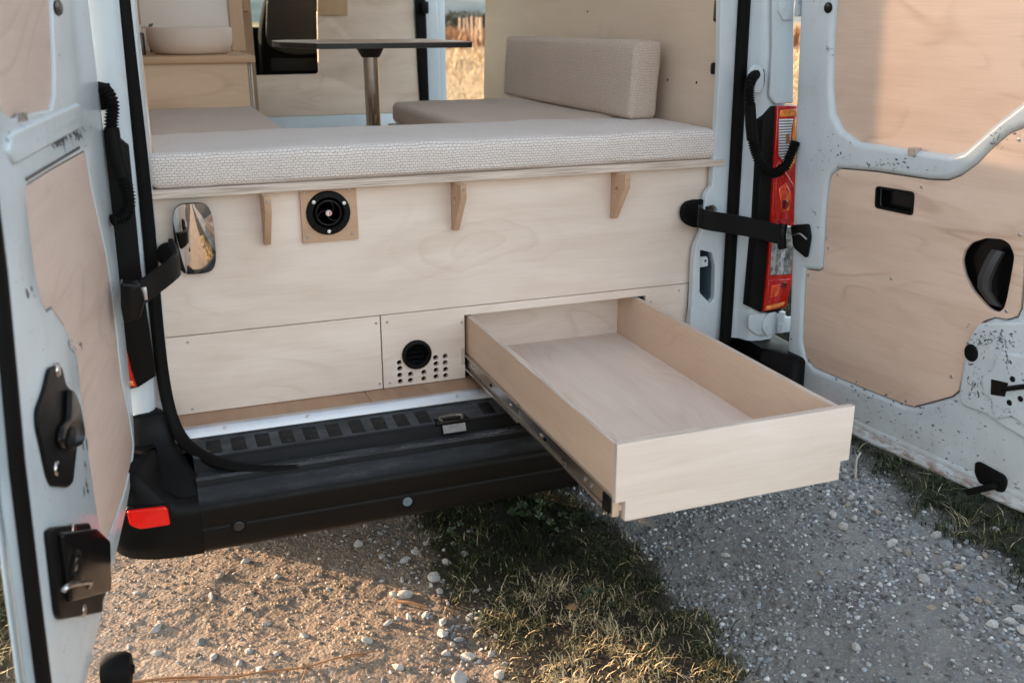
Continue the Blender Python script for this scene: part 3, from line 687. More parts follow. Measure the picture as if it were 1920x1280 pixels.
# tail lights
AMBR = lens('orange_bowl', (.90, .085, .02), .12, 130, .45); DRED = lens('dark_red_bulb', (.16, .004, .003), .1, 130, .5)
RIBS = lens('ribbed_clear_lens', (.62, .64, .66), .1, 40, .15)
rb_ = RIBS.node_tree; pb_ = rb_.nodes['Principled BSDF']; tc_0 = rb_.nodes.new('ShaderNodeTexCoord'); wv_ = N(rb_, 'ShaderNodeTexWave', Scale=42.0, Distortion=.6); wv_.bands_direction = 'Z'; rb_.links.new(tc_0.outputs['Object'], wv_.inputs['Vector'])
rb_.links.new(ramp(rb_, wv_.outputs['Fac'], [(.3, (.16, .18, .20)), (.7, (.80, .82, .84))]), pb_.inputs['Base Color'])
def tail(s):
    T = rear(-.106)
    def m(pts): 
        q = T.many(pts); return [(s * (a + (.026 * min(1, max(0, (540 - o_[1]) / 60)) if s < 0 and pts[0][0] != 1449 else 0)), b) for (a, b), o_ in zip(q, pts)]
    def fix(p): return p if s > 0 else p[::-1]
    root = ob('tail_light', plate(T, fix(m([(1449, 200), (1429, 225), (1418, 412), (1403, 574), (1424, 585), (1462, 586), (1486, 417), (1489, 197)])), -.03, .006, [], .003), BLACK, VAN)
    def part(n, pts, w, mat, r=.003): return ob(n, plate(T, fix(m(pts)), .003, w, [], .003, 3), mat, root)
    part('red_rim', [(1451, 198), (1444, 330), (1440, 417), (1435, 495), (1426, 582), (1468, 573), (1481, 515), (1485, 417), (1489, 197)], .016, RED)
    part('indicator', [(1456, 206), (1487, 203), (1486, 217), (1455, 219)], .0185, AMBER)
    part('indicator', [(1482, 220), (1486, 220), (1485, 300), (1474, 318), (1472, 312)], .0185, AMBER)
    part('reverse_lamp', [(1454, 222), (1481, 222), (1478, 240), (1471, 312), (1453, 290)], .018, RIBS)
    part('stop_lamp', [(1448, 308), (1453, 300), (1484, 350), (1482, 412), (1445, 412)], .020, RED)
    part('stop_bowl', [(1452, 352), (1466, 340), (1476, 362), (1474, 392), (1458, 396)], .0215, AMBR)
    part('stop_bulb', [(1457, 374), (1466, 370), (1471, 380), (1466, 391), (1458, 389)], .0225, DRED)
    part('tail_bowl', [(1440, 532), (1456, 530), (1452, 552), (1437, 556)], .0205, AMBR)
    part('tail_bulb', [(1458, 526), (1469, 525), (1468, 537), (1459, 538)], .0205, DRED)
    part('reverse_bulb', [(1466, 250), (1474, 248), (1474, 268), (1466, 270)], .0190, plain('amber_bulb', (.30, .13, .06), .2) if 'amber_bulb' not in MATS else MATS['amber_bulb'])
    part('fog_lamp', [(1443, 421), (1483, 421), (1477, 512), (1437, 514)], .019, CLEAR)
    part('tail_lamp', [(1433, 522), (1475, 520), (1466, 560), (1430, 570)], .019, RED)
    part('side_marker', [(1431, 571), (1465, 563), (1463, 570), (1429, 579)], .019, AMBER)
tail(1); tail(-1)

# hinges on the right pillar
def hinge(px, py):
    h_ = rear(-.108); u, v = h_.px(px, py)
    r_ = ob('hinge', plate(h_, rounded([(u - .034, v + .012), (u - .018, v + .034), (u + .012, v + .036), (u + .012, v - .034), (u - .016, v - .036), (u - .034, v - .012)], .006), -.01, .008, [], .002), PAINT, VAN)
    for a, b in ((-.016, .018), (-.018, -.004), (-.006, -.022)):
        ob('bolt', lathe_fr([(.0075, 0), (.0075, .007), (.005, .009), (.0001, .009)], h_, u + a, v + b, 6), PAINT, r_)
    for dz in (-.024, .012):
        ob('knuckle', lathe([(.010, 0), (.010, .026), (.0001, .026)], (u + .022, -.125, v + dz), 'Z', 16), PAINT, r_)
    ob('leaf', box(u + .012, u + .055, -.13, -.12, v - .026, v + .020, .002), PAINT, r_)
hinge(1478, 12); hinge(1446, 606)
PF = rear(-.103)
ob('pillar_pressing', plate(PF, rounded(PF.many([(1447, -60), (1447, 95), (1441, 180), (1452, 196), (1486, 194), (1487, 90), (1487, -60)]), .008, 4), -.006, .005, [], .0045, 4), PAINT, VAN)
ob('conduit_boss', plate(PF, rounded(PF.many([(1406, 132), (1412, 122), (1426, 122), (1432, 134), (1432, 160), (1424, 176), (1410, 174), (1405, 160)]), .01, 4), -.012, .0035, [], .004, 4), PAINT, VAN)
ob('foot_pressing', plate(PF, rounded(PF.many([(1404, 590), (1440, 585), (1476, 590), (1474, 622), (1420, 630), (1402, 616)]), .012, 4), -.006, .004, [], .004, 4), PAINT, VAN)

# ------------------------------------------------------------------ rear doors
def door_frame(h, a, side):
    A = R(a); d = Vector((side * math.sin(A), -math.cos(A), 0)); ax = Vector((-side * .03, .04, 1.0)); n = d.cross(ax).normalized()
    if n.x * side > 0: n = -n
    o = Vector((h, -.25, .6)) - ax * .6
    return Frame(o, d, ax, n)
DR, DL = door_frame(.90, 7.4, 1), door_frame(-.885, 7.5, -1)

# --- right door
TOPZ = 2.25
def r_(pts, w=0): return DR.many(pts, w)
outl = r_([(1499, -5), (1490, 200), (1486, 340), (1482, 480), (1478, 600), (1474, 650), (1477, 685), (1490, 716), (1520, 745), (1560, 780), (1600, 811), (1750, 883), (1899, 949.5)]) + [(.80, .457), (.83, .49), (.83, TOPZ), (-.10, TOPZ)]
win = r_([(1563, -5), (1558, 60), (1556, 170), (1560, 215), (1575, 245), (1605, 267), (1700, 281), (1780, 291), (1805, 284), (1840, 252), (1870, 226), (1920, 187)])
win = win + [(.66, 1.42), (.71, 1.50), (.73, 1.6), (.70, 2.15), (.10, 2.15)]
low = r_([(1551, 350), (1556, 328), (1572, 316), (1640, 322), (1740, 337), (1775, 338), (1800, 328), (1830, 306), (1860, 275), (1890, 250), (1920, 237)]) + [(.645, 1.31), (.668, 1.28)]
low = low + r_([(1921, 440), (1917, 520), (1912, 578), (1904, 595), (1885, 601), (1862, 597), (1842, 604), (1824, 624), (1812, 655), (1804, 695), (1796, 733), (1782, 745), (1712, 764), (1694, 760), (1600, 722), (1525, 690), (1509, 672), (1503, 640), (1506, 560), (1509, 505), (1532, 508), (1540, 503), (1544, 440), (1547, 390)])
RD = ob('rear_door', plate(DR, outl, -.034, 0.0, [win, low], .0155, 5), PAINTD, VAN, label='open right rear door with scuffed white frame and two plywood panels')
skin = r_([(1494, 0), (1484, 340), (1474, 600), (1472, 660), (1480, 700), (1510, 742), (1590, 806)]) + [(.20, .452), (.83, .452), (.85, .49), (.85, TOPZ), (-.10, TOPZ)]
ob('door_skin', plate(DR, skin, -.062, -.0345, [], .006, 3), PAINT, RD)
# shaped lip along the foot of the door
lip = r_([(1600, 812), (1640, 832), (1700, 858), (1899, 949)])
sec = []
for i, (u, v) in enumerate([(lip[0][0] - .05, lip[0][1] + .02)] + lip + [(.80, .462)]):
    sec.append([DR.pt(u, v + .044, -.002), DR.pt(u, v + .036, .003), DR.pt(u, v + .026, .003), DR.pt(u, v + .018, .011), DR.pt(u, v + .008, .014), DR.pt(u, v + .001, .010), DR.pt(u, v - .004, -.004), DR.pt(u, v - .004, -.02), DR.pt(u, v + .03, -.015)])
lipb = loft(sec); uvl = lipb.loops.layers.uv.active
for f in lipb.faces:
    for l in f.loops:
        q = DR.inv @ (l.vert.co - DR.o); l[uvl].uv = (q.x, q.y)
ob('door_lip', lipb, PAINTD, RD)
wp = ob('window_panel', plate(DR, shrink(win, -.006), -.026, -.0165, [], .001), PLYD, RD)
cup = rounded(r_([(1800, 490), (1806, 470), (1818, 456), (1845, 447), (1876, 449), (1890, 458), (1899, 480), (1896, 500), (1885, 560), (1879, 580), (1868, 587), (1852, 580), (1820, 545), (1805, 515)]), .008, 3)
pocket_r = rounded(r_([(1640, 349), (1712, 361), (1709, 405), (1638, 390)]), .010, 4)
lp_ = ob('plywood_panel', plate(DR, shrink(low, .0022), -.0145, -.005, [cup, pocket_r], .0015, 2), PLYD, RD)
# handle cup behind its opening
bm = plate(DR, shrink(cup, -.012), -.0335, -.031, []); ob('handle_cup', bm, BLACKG, RD)
def dr(px, py, w): u, v = DR.px(px, py, w); return DR.pt(u, v, w)
ob('pull_handle', loft([[DR.pt(u + a * .030 - .0, v + b * .006, w_ + c) for a, b, c in ((-.5, -.3, -.006), (-.45, 0, .004), (.1, .3, .010), (.45, 0, .002), (.5, -.3, -.006))] for (u, v), w_ in zip(r_([(1868, 470), (1862, 490), (1852, 520), (1850, 540), (1858, 562), (1864, 574)], -.006), (-.012, .001, .006, .004, -.006, -.014))]), plain('grey_pull', (.030, .030, .031), .5), RD)
bm = plate(DR, shrink(pocket_r, -.004), -.0335, -.0305, []); ob('pocket_back', bm, BLACKG, RD)
ob('pocket_rim', plate(DR, shrink(pocket_r, .0002), -.016, -.002, [shrink(pocket_r, .0055)], .001), BLACK, RD)
for q in ((1571, 328), (1728, 351), (1911, 262), (1912, 440), (1887, 583), (1671, 522), (1516, 516), (1517, 676), (1699, 752), (1784, 706), (1551, 448), (1553, 466)):
    u, v = DR.px(*q, -.005); screw(DR, u, v, -.005, RD, .0042)
ob('panel_clip', plate(DR, rounded(r_([(1704, 276), (1719, 278), (1718, 293), (1703, 291)]), .002), -.018, .003, [], .001), plain('nickel_clip', (.6, .58, .55), .25, .9), RD)
def blob(fr, px, py, r, mat, name, par, h=.006, ry=None):
    u, v = fr.px(px, py); return ob(name, plate(fr, circle(u, v, r, 28, ry), -.002, h, [], min(.004, h), 3), mat, par)
g_ = blob(DR, 1553, 15, .0135, BLACKG, 'grommet', RD, .003)
g_ = blob(DR, 1826, 660, .0185, BLACK, 'grommet', RD, .0125, .021)
# pressed plate with latch at the free edge
lpx = [(1846, 710), (1852, 700), (1862, 696), (1877, 664), (1885, 656), (1920, 664)]
lpo = r_(lpx) + [(.78, .86), (.78, .63)] + r_([(1905, 780), (1872, 785), (1866, 770), (1866, 748), (1850, 736)])
pl_ = ob('latch_plate', plate(DR, rounded(lpo, .008, 3), -.004, .0155, [], .007, 4), PAINTD, RD)
ob('latch_hole', plate(DR, rounded(r_([(1867, 708), (1899, 715), (1893, 741), (1866, 737)]), .003), .003, .0162, []), BLACKG, RD)
ob('latch_bolt', tube([DR.pt(*DR.px(1890, 727), .017), DR.pt(*DR.px(1925, 722), .019), DR.pt(*DR.px(1960, 720), .019)], .006, 8), BLACK, RD)
for q in ((1907, 708), (1901, 752), (1922, 745)): blob(DR, *q, .0075, BLACKG, 'rubber_plug', RD, .0175)
# raised pressing towards the foot and the rubber stop
em = rounded(r_([(1816, 640), (1836, 606), (1870, 602)]) + [(.70, .90), (.74, .62)] + r_([(1885, 800), (1850, 775), (1806, 760), (1801, 735)]), .012, 3)
ob('door_pressing', plate(DR, em, -.012, .009, [], .0085, 5), PAINTD, RD)
so = ob('stop_plate', plate(DR, rounded(r_([(1830, 866), (1838, 864), (1886, 890), (1891, 902), (1886, 922), (1860, 922), (1838, 905), (1829, 885)]), .008, 3), -.001, .006, [], .003, 3), BLACK, RD)
a_, b_ = DR.px(1870, 908), DR.px(1832, 916)
ob('door_stop', tube([DR.pt(*a_, .006), DR.pt(*a_, .02), DR.pt(*b_, .034)], .0085, 12), RUBBER, RD)

CHIPM = plain('chipped_primer', (.075, .085, .095), .6, 0, .35, 200)
def chips(fr, parent, clusters, w, sw=1.0):
    bm = bmesh.new()
    for px, py, dx, dy, n, size, turn in clusters:
        for _ in range(n):
            x, y = random.gauss(px, dx), random.gauss(py, dy); u, v = fr.px(x, y, w)
            L = size * random.uniform(.25, 1.0) ** 1.6 * sw; Wd = L * random.uniform(.14, .5); a = turn + random.gauss(0, .55)
            if random.random() < .25: Wd = L * .10; L *= 1.5
            k = random.choice((5, 6, 7, 8)); vs = []
            for j in range(k):
                t = 2 * math.pi * j / k + random.uniform(-.25, .25); rr = random.uniform(.55, 1.1); p, q = math.cos(t) * L * rr, math.sin(t) * Wd * rr
                vs.append(bm.verts.new(fr.pt(u + p * math.cos(a) - q * math.sin(a), v + p * math.sin(a) + q * math.cos(a), w + .0003)))
            try: bm.faces.new(vs)
            except ValueError: pass
    bmesh.ops.recalc_face_normals(bm, faces=bm.faces[:])
    o = ob('paint_chips', bm, CHIPM, parent); o['kind'] = 'stuff'; return o
chips(DR, RD, ((1590, 735, 18, 12, 16, .006, .3), (1650, 765, 35, 14, 40, .008, .5), (1604, 722, 4, 6, 5, .010, 1.0), (1720, 805, 45, 22, 46, .007, .4), (1790, 840, 40, 30, 40, .006, .2), (1775, 770, 20, 8, 14, .006, .2),
      (1560, 280, 22, 14, 26, .006, .8), (1570, 298, 8, 8, 8, .007, .4), (1660, 306, 36, 8, 34, .006, 0), (1655, 308, 16, 2, 14, .008, 0), (1730, 318, 14, 6, 8, .006, .3), (1556, 96, 5, 10, 12, .006, .7), (1552, 92, 3, 3, 6, .007, 0), (1526, 402, 5, 6, 8, .005, 1.2), (1510, 190, 5, 60, 7, .003, 1.3), (1890, 245, 14, 8, 16, .008, .7), (1862, 262, 10, 7, 12, .008, .6), (1545, 290, 30, 30, 12, .004, .5),
      (1560, 760, 25, 18, 16, .004, .3), (1680, 850, 70, 14, 24, .005, .4), (1850, 905, 30, 14, 16, .006, .4)), .0004)
chips(DR, RD, ((1840, 632, 12, 12, 60, .006, .2), (1870, 636, 18, 10, 74, .007, -.2), (1818, 690, 7, 30, 40, .006, 1.3), (1828, 726, 6, 8, 22, .007, 1.0), (1850, 735, 22, 12, 34, .006, .3), (1880, 672, 8, 22, 40, .007, 1.9), (1866, 752, 14, 10, 34, .007, 2.4), (1838, 668, 8, 30, 20, .004, .8)), .0094)
chips(DR, RD, ((1888, 672, 6, 10, 24, .007, 2.0), (1890, 768, 20, 8, 20, .006, .2), (1910, 690, 10, 20, 10, .004, .4)), .0160)
# --- left door
def l_(pts, w=0): return DL.many(pts, w)
lo_ = [(-.095, TOPZ)] + [(-.05, 1.55), (-.075, 1.35), (-.098, 1.0), (-.105, .75), (-.105, .64), (-.085, .585), (-.03, .545)] + [(.10, .515), (.33, .492), (.60, .470), (.80, .468), (.825, .50), (.817, .62), (.816, .87), (.80, 1.0), (.775, 1.14), (.765, 1.5), (.765, TOPZ)]
lw = l_([(98, -5), (104, 120), (104, 180), (98, 206), (60, 214), (22, 223)]) + [(.70, 1.40), (.715, 1.5), (.715, 2.15), (.34, 2.15)]
ll = l_([(158, 283), (162, 292), (172, 350), (200, 475), (212, 560), (219, 620), (228, 706), (243, 780), (251, 835), (248, 865), (232, 930), (205, 1005), (196, 1022), (186, 985), (166, 850), (155, 760), (145, 668), (122, 612), (104, 588), (98, 578), (88, 585), (78, 566), (66, 510), (50, 385), (47, 358), (52, 345), (100, 315)])
LDR = ob('rear_door', plate(DL, lo_, -.010, 0.0, [lw, ll], .0025, 3), PAINTL, VAN, label='open left rear door close to the camera with narrow plywood panel')
ob('door_skin', plate(DL, [(-.10, TOPZ), (-.11, .65), (-.09, .57), (.10, .50), (.6, .458), (.80, .456), (.835, .49), (.828, .9), (.79, 1.14), (.78, TOPZ)][::-1], -.032, -.0105, [], .006, 3), PAINT, LDR)
ob('door_rail', plate(DL, rounded([(.18, 1.325), (.68, 1.325), (.71, 1.348), (.68, 1.370), (.18, 1.370), (.14, 1.348)], .014, 3), -.008, .006, [], .0058, 4), PAINTL, LDR)
ob('rail_gap', plate(DL, [(.20, 1.2895), (.62, 1.2945), (.62, 1.299), (.20, 1.2945)], -.004, .0012, []), BLACKG, LDR)
ob('window_panel', plate(DL, shrink(lw, -.003), -.0102, -.006, [], .0005), PLYL, LDR)
ob('plywood_panel', plate(DL, shrink(ll, .003), -.0095, -.0015, [], .001), PLYL, LDR)
chips(DL, LDR, ((100, 262, 26, 8, 40, .05, .3), (112, 258, 6, 10, 14, .06, .8), (140, 248, 14, 4, 12, .05, .1), (70, 262, 10, 10, 8, .05, .2), (58, 545, 4, 10, 4, .03, .5), (140, 640, 8, 12, 8, .03, .7), (160, 860, 4, 40, 12, .03, 1.2)), .0004, .55)
# black rubber weatherstrip round the free edge
se = [(.70, .458), (.80, .460), (.832, .50), (.826, .75), (.818, .95), (.80, 1.08), (.785, 1.2), (.780, 1.5), (.780, TOPZ)]
strip([(DL.pt(u + .004, v, -.012), DL.n) for u, v in se], .034, .016, 'weatherstrip', LDR)
sk2 = [(.80, .45), (.838, .475), (.850, .55), (.845, .8), (.835, 1.0), (.818, 1.15), (.803, 1.5), (.803, TOPZ), (.78, TOPZ), (.78, 1.2), (.80, 1.0), (.82, .8), (.825, .55), (.78, .47)]
ob('door_flange', plate(DL, sk2, -.036, -.0325, [], .0015, 2), PAINT, LDR)
g_ = ob('grommet', plate(DL, circle(*DL.px(108, 15), .035, 28, .0135), -.002, .003, [], .002), BLACKG, LDR)
lh = l_([(100, 684), (110, 688), (117, 720), (131, 735), (138, 760), (144, 820), (138, 840), (131, 905), (122, 914), (92, 912), (84, 895), (70, 830), (63, 800), (62, 770), (75, 735), (86, 690)])
lhc = ob('latch_cover', plate(DL, rounded(lh, .01, 3), -.001, .006, [], .003, 3), BLACK, LDR)
ob('latch_lever', plate(DL, rounded(l_([(113, 728), (122, 734), (133, 762), (142, 815), (137, 836), (118, 843), (100, 840), (93, 826), (99, 800), (111, 786)]), .012, 4), .004, .017, [], .007, 4), BLACKG, LDR)
ob('lever_hub', plate(DL, circle(*DL.px(110, 822), .030, 24, .016), .015, .021, [], .003, 2), BLACK, LDR)
for q in ((101, 694), (98, 878)): blob(DL, *q, .012, DARKSTEEL, 'bolt', LDR, .009)
ll2 = l_([(80, 995), (90, 988), (158, 980), (164, 1004), (178, 1010), (192, 1030), (190, 1110), (182, 1130), (182, 1148), (104, 1162), (98, 1150)])
lk = ob('lock_case', plate(DL, rounded(ll2, .01, 3), -.001, .010, [], .004, 3), BLACK, LDR)
ob('lock_body', plate(DL, rounded(l_([(92, 1000), (160, 992), (186, 1015), (188, 1110), (110, 1130)]), .01, 3), .008, .020, [], .004, 3), BLACKG, LDR)
kb_ = DL.px(140, 1058, .02)
ob('lock_barrel', plate(DL, circle(*kb_, .034, 28, .017), .018, .025, [circle(*kb_, .022, 24, .011)], .003, 2), BLACK, LDR)
ob('lock_rivet', plate(DL, circle(*kb_, .016, 20, .008), .018, .0235, [], .002, 2), DARKSTEEL, LDR)
ob('lock_claw', tube([DL.pt(*DL.px(118, 1108, .02), .020), DL.pt(*DL.px(122, 1098, .02), .026), DL.pt(*DL.px(160, 1092, .02), .026), DL.pt(*DL.px(166, 1100, .02), .020)], .004, 8), STEEL, LDR)
for q in ((126, 994), (146, 1144)): blob(DL, *q, .011, DARKSTEEL, 'bolt', LDR, .012)
# rubber stop at the foot of the left door
u, v = DL.px(195, 1262); 
ob('door_stop', lathe_fr([(.030, -.01), (.034, .0), (.034, .030), (.028, .040), (.010, .042), (.008, .046), (.0001, .046)], DL, .445, v - .022, 20), RUBBER, LDR)
for q in ((20, 440), (40, 430), (118, 1150)): pass
ob('panel_clip', plate(DL, l_([(30, 214), (48, 210), (50, 226), (32, 228)]), -.002, .002, []), STEEL, LDR)

# ------------------------------------------------------------------ door check straps
def bar(pts, hgt, th, name, mat, parent, win_at=None):
    P = smooth(pts, 6); sec = []
    for i, p in enumerate(P):
        d = (P[min(i + 1, len(P) - 1)] - P[max(i - 1, 0)]); d.z = 0; d.normalize(); t = Vector((d.y, -d.x, 0))
        e = .004
        sec.append([p + t * (th / 2 * a) + Vector((0, 0, hgt / 2 * b - (e if abs(a) == 1 and abs(b) == 1 else 0) * b * 0)) for a, b in ((-1, -.93), (-.6, -1), (.6, -1), (1, -.93), (1, .93), (.6, 1), (-.6, 1), (-1, .93))])
    return ob(name, loft(sec), mat, parent)
pa = at(1312, 402, 'Y', -.075); pb = at(1322, 412, 'Y', -.115); pc = at(1400, 425, 'Y', -.135); pd = DR.pt(*DR.px(1470, 442, .028), .028)
SR = bar([pa, pb, pc, pd], .054, .012, 'check_strap', BLACK, VAN)
cap = rear(-.012)
ob('strap_cover', plate(cap, rounded(cap.many([(1274, 399), (1276, 388), (1284, 378), (1298, 374), (1322, 373), (1322, 424), (1298, 426), (1284, 420), (1276, 411)]), .008, 3), -.006, .014, [], .006, 3), RUBBER, SR)
u, v = DR.px(1503, 446)
ob('strap_bracket', plate(DR, rounded([(u - .035, v + .030), (u + .03, v + .045), (u + .04, v + .01), (u + .03, v - .05), (u - .02, v - .03)], .008, 3), -.001, .012, [], .004, 2), BLACK, SR)
ob('strap_hook', tube([DR.pt(u - .045, v + .034, .026), DR.pt(u - .045, v, .030), DR.pt(u - .045, v - .034, .026)], .012, 12), BLACKG, SR)
ob('strap_spring', tube([DR.pt(u - .02, v + .004, .014), DR.pt(u + .01, v + .016, .018), DR.pt(u + .034, v + .004, .014)], .0025, 8), STEEL, SR)
q = at(1459, 439, 'Y', -.158); 
ob('strap_sight', box(q.x - .0095, q.x + .0095, q.y - .0095, q.y - .004, q.z - .012, q.z + .012, .001), ALU, SR)
qa = at(322, 468, 'Y', -.06); qb = at(332, 492, 'Y', -.12); qb2 = at(322, 506, 'Y', -.16); qc = at(285, 534, 'Y', -.22); qd = at(244, 563, 'Y', -.29)
SL = bar([qa, qb, qb2, qc, qd], .052, .012, 'check_strap', BLACK, VAN)
cl = rear(-.014); ob('strap_cover', plate(cl, circle(*cl.px(316, 476), .028, 24), -.006, .014, [], .006, 3), RUBBER, SL)
ob('strap_clamp', plate(rear(-.30), rounded([rear(-.30).px(*p) for p in ((226, 528), (262, 530), (272, 560), (262, 596), (232, 604), (226, 570))], .006), -.03, .012, [], .005, 2), BLACKG, SL)
q = at(270, 548, 'Y', -.25); ob('strap_sight', box(q.x - .003, q.x + .006, q.y - .012, q.y - .006, q.z - .014, q.z + .014, .001), ALU, SL)

# ------------------------------------------------------------------ cable conduits
def conduit(pts, sleeve, mouth, y):
    c_ = ob('cable_conduit', tube([at(a, b, 'Y', yy) for a, b, yy in pts], .0125, 12, .0065, .0018), RUBBER, VAN)
    ob('conduit_sleeve', tube([at(a, b, 'Y', yy) for a, b, yy in sleeve], .0155, 12), RUBBER, c_)
    ob('conduit_boot', tube([at(a, b, 'Y', yy) for a, b, yy in mouth], .021, 14), RUBBER, c_)
conduit([(1416, 140, -.10), (1408, 152, -.135), (1405, 175, -.14), (1407, 210, -.14), (1410, 250, -.145), (1415, 280, -.15), (1428, 310, -.16), (1450, 325, -.165), (1472, 312, -.17), (1484, 285, -.175), (1492, 265, -.18)],
        [(1406, 196, -.141), (1408, 230, -.143), (1411, 262, -.146)], [(1418, 133, -.085), (1419, 150, -.085), (1417, 160, -.085)], 0)
conduit([(186, 166, -.13), (197, 170, -.15), (208, 185, -.16), (211, 205, -.16), (209, 235, -.16), (214, 280, -.165), (228, 325, -.17), (240, 362, -.175), (240, 392, -.18), (228, 408, -.19), (212, 414, -.20)],
        [(209, 240, -.161), (217, 290, -.166), (231, 332, -.171)], [(186, 158, -.125), (192, 185, -.125), (197, 205, -.125)], 0)
# ------------------------------------------------------------------ ply lining of the van body
WR = Frame((.745, 0, 0), (0, 1, 0), (0, 0, 1), (-1, 0, 0))
wr = ob('wall_panel', plate(WR, rounded([(.012, .60), (2.02, .60), (2.025, 1.2), (1.99, 1.62), (1.96, 2.2), (.012, 2.2)], .02), -.016, 0, [], .001), PLYW, VAN)
ob('panel_edge', box(.7452, .7608, .006, .0118, .60, 2.2, 0, 2, 'Z'), EDGE, wr)
for (a, b), r1 in zip(((1332, 20), (1331, 128)), ((.012, .03), (.010, .016))):
    u, v = WR.px(a, b); u = .05; ob('hinge_cap', plate(WR, rounded([(u - r1[0], v - r1[1]), (u + r1[0], v - r1[1]), (u + r1[0], v + r1[1]), (u - r1[0], v + r1[1])], .009, 4), -.001, .008, [], .003), BLACKG, wr)
for q in ((1252, 150), (1102, 22), (1306, 155)):
    u, v = WR.px(*q); screw(WR, u, v, 0, wr, .004, BLACK)
LWI = Frame((-.760, 0, 0), (0, 1, 0), (0, 0, 1), (1, 0, 0))
LWO = ob('wall_panel', plate(LWI, [(.006, 1.16), (3.6, 1.16), (3.6, 2.2), (.006, 2.2)], -.0165, 0, [rounded([(.40, 1.62), (1.36, 1.62), (1.36, 2.10), (.40, 2.10)], .04, 4)], .001), PLYW, VAN)
ob('panel_edge', box(-.7765, -.7585, .0, .0058, 1.16, 2.2, 0, 2, 'Z'), EDGE, LWO)
ob('edge_cap', plate(rear(-.002), rounded(rear(-.002).many([(252, 72), (262, 76), (264, 90), (277, 340), (264, 340)]), .004), 0, .006, [], .001), PLY, LWO)
# bulkhead behind the cab seats with its cut out, on a white base
BY = 3.2; BK = rear(BY)
bz = BK.px(600, 216)[1]; bo = [(BK.px(425, 200)[0], bz), (BK.px(787, 200)[0], bz), (BK.px(772, -5)[0], BK.px(772, -5)[1]), (BK.px(772, -5)[0] - .03, 2.3), (BK.px(425, 200)[0], 2.3)]
cut = rounded(BK.many([(440, 143), (597, 139), (594, 22), (610, 20), (598, -10), (560, -120), (440, -120)]), [.002, .02, .004, .012, .01, .02, .02], 4)
bk = ob('bulkhead', plate(BK, bo, -.008, .008, [cut], .001), ply('pale_oak_panel', (.80, .64, .52), (.58, .42, .31), .55, .5, .5), VAN)
ob('bulkhead_base', box(-.80, .84, BY - .01, BY + .02, .577, bz - .002, .004), PAINT, bk)
bb = BK.many([(594, 30), (650, 29), (650, -120), (594, -120)]); ob('bulkhead_trim', plate(BK, bb, .0082, .022, [], .001, swap=True), OAK, bk)
# B pillar with rubber strip and striker
ob('pillar_strip', plate(rear(BY - .012), rear(BY - .012).many([(776, -10), (797, -10), (804, 190), (788, 190)]), -.03, .01, [], .004), RUBBER, VAN)
ob('side_pillar', plate(rear(BY + .02), rear(BY + .02).many([(790, -60), (815, -60), (821, 60), (826, 230), (797, 230)]), -.12, .02, [], .008, 3), PAINT, VAN)
ob('side_pillar', box(.90, .955, 3.3, 3.42, .60, 2.38, .01), PAINT, VAN)
p = at(796, 14, 'Y', BY - .04); ob('pillar_latch', box(p.x - .02, p.x + .02, BY - .06, BY - .03, p.z - .035, p.z + .03, .006), BLACK, VAN)
# passenger seat seen through the cut out
SY = 3.55; SF = rear(SY)
cs = ob('cab_seat', plate(SF, rounded(SF.many([(492, 152), (488, 60), (496, 10), (520, -60), (600, -60), (640, 10), (646, 90), (640, 152)]), .05, 5), -.14, 0, [], .03, 5), SEATB, VAN)
ob('seat_shell', plate(SF, rounded(SF.many([(498, 72), (504, 88), (530, 100), (560, 104), (600, 100), (622, 80), (626, 0), (600, -50), (520, -50), (500, 0)]), .03, 4), .001, .014, [], .006, 3), plain('seat_back_shell', (.010, .009, .0085), .6, spec=.3), cs)
ob('seat_pocket', plate(SF, rounded(SF.many([(508, 110), (600, 110), (600, 134), (508, 134)]), .006), .001, .007, [], .002), BLACK, cs)

# ------------------------------------------------------------------ BED BOX (fixed plywood furniture)
ox0, ox1, zo = -.0185, .5319, .7583
BED = thing('bed_box', 'pale plywood bed box filling the rear of the van above the black bumper', 'bed box', (0, .3, .577))
shelf = ob('shelf', box(-.7765, .7415, -.034, .60, 1.124, 1.1425, .0012, 2), PLY, BED)
ob('shelf_edge', box(-.7765, .7415, -.0365, -.0342, 1.1243, 1.1422, .0006, 1), EDGE, shelf)
fp = J.many([(1, 1)])
zs_ = .7822
pr_edge = [(.675, zs_ + .0012), (.69, .83)] + REAR.many([(1302, 464), (1318, 425), (1322, 374), (1336, 345), (1338, 314)]) + [(.738, 1.1238), (-.83, 1.1238), (-.83, zs_ + .0012)]
ob('front_panel', plate(REAR, pr_edge, -.015, 0, [], .0008), ply('figured_plywood', (.85, .73, .64), (.63, .48, .38), .50, .5, .2, oval=(.02, .945)), BED)
xsplit = REAR.px(716, 660)[0]
ob('lower_panel', plate(REAR, [(-.83, .5785), (xsplit - .0016, .5785), (xsplit - .0016, zs_ - .0012), (-.83, zs_ - .0012)], -.015, 0, [], .0008), PLY, BED)
vc = REAR.px(781, 664); vr = .0405
hl = []
for q in ((749, 680), (750, 691), (750, 703.5), (751, 715), (770, 701.5), (770, 713), (795, 698), (795, 710), (817, 670.5), (818, 682), (818, 694), (818, 706), (835, 668), (835, 680), (836, 692.5), (836, 704)):
    u, v = REAR.px(*q); hl.append(circle(u, v, .0072, 14))
op = [(ox0, .5785), (ox0, zo), (ox1, zo), (ox1, .5785)]
vp = [(xsplit + .0016, .5785), (ox0, .5785), (ox0, .618)] + [(ox0 - .010, .618), (ox0 - .010, .665), (ox0, .665)] + [(ox0, zo), (ox1, zo), (ox1, .5785), (.672, .5785), (.672, zs_ - .0012), (xsplit + .0016, zs_ - .0012)]
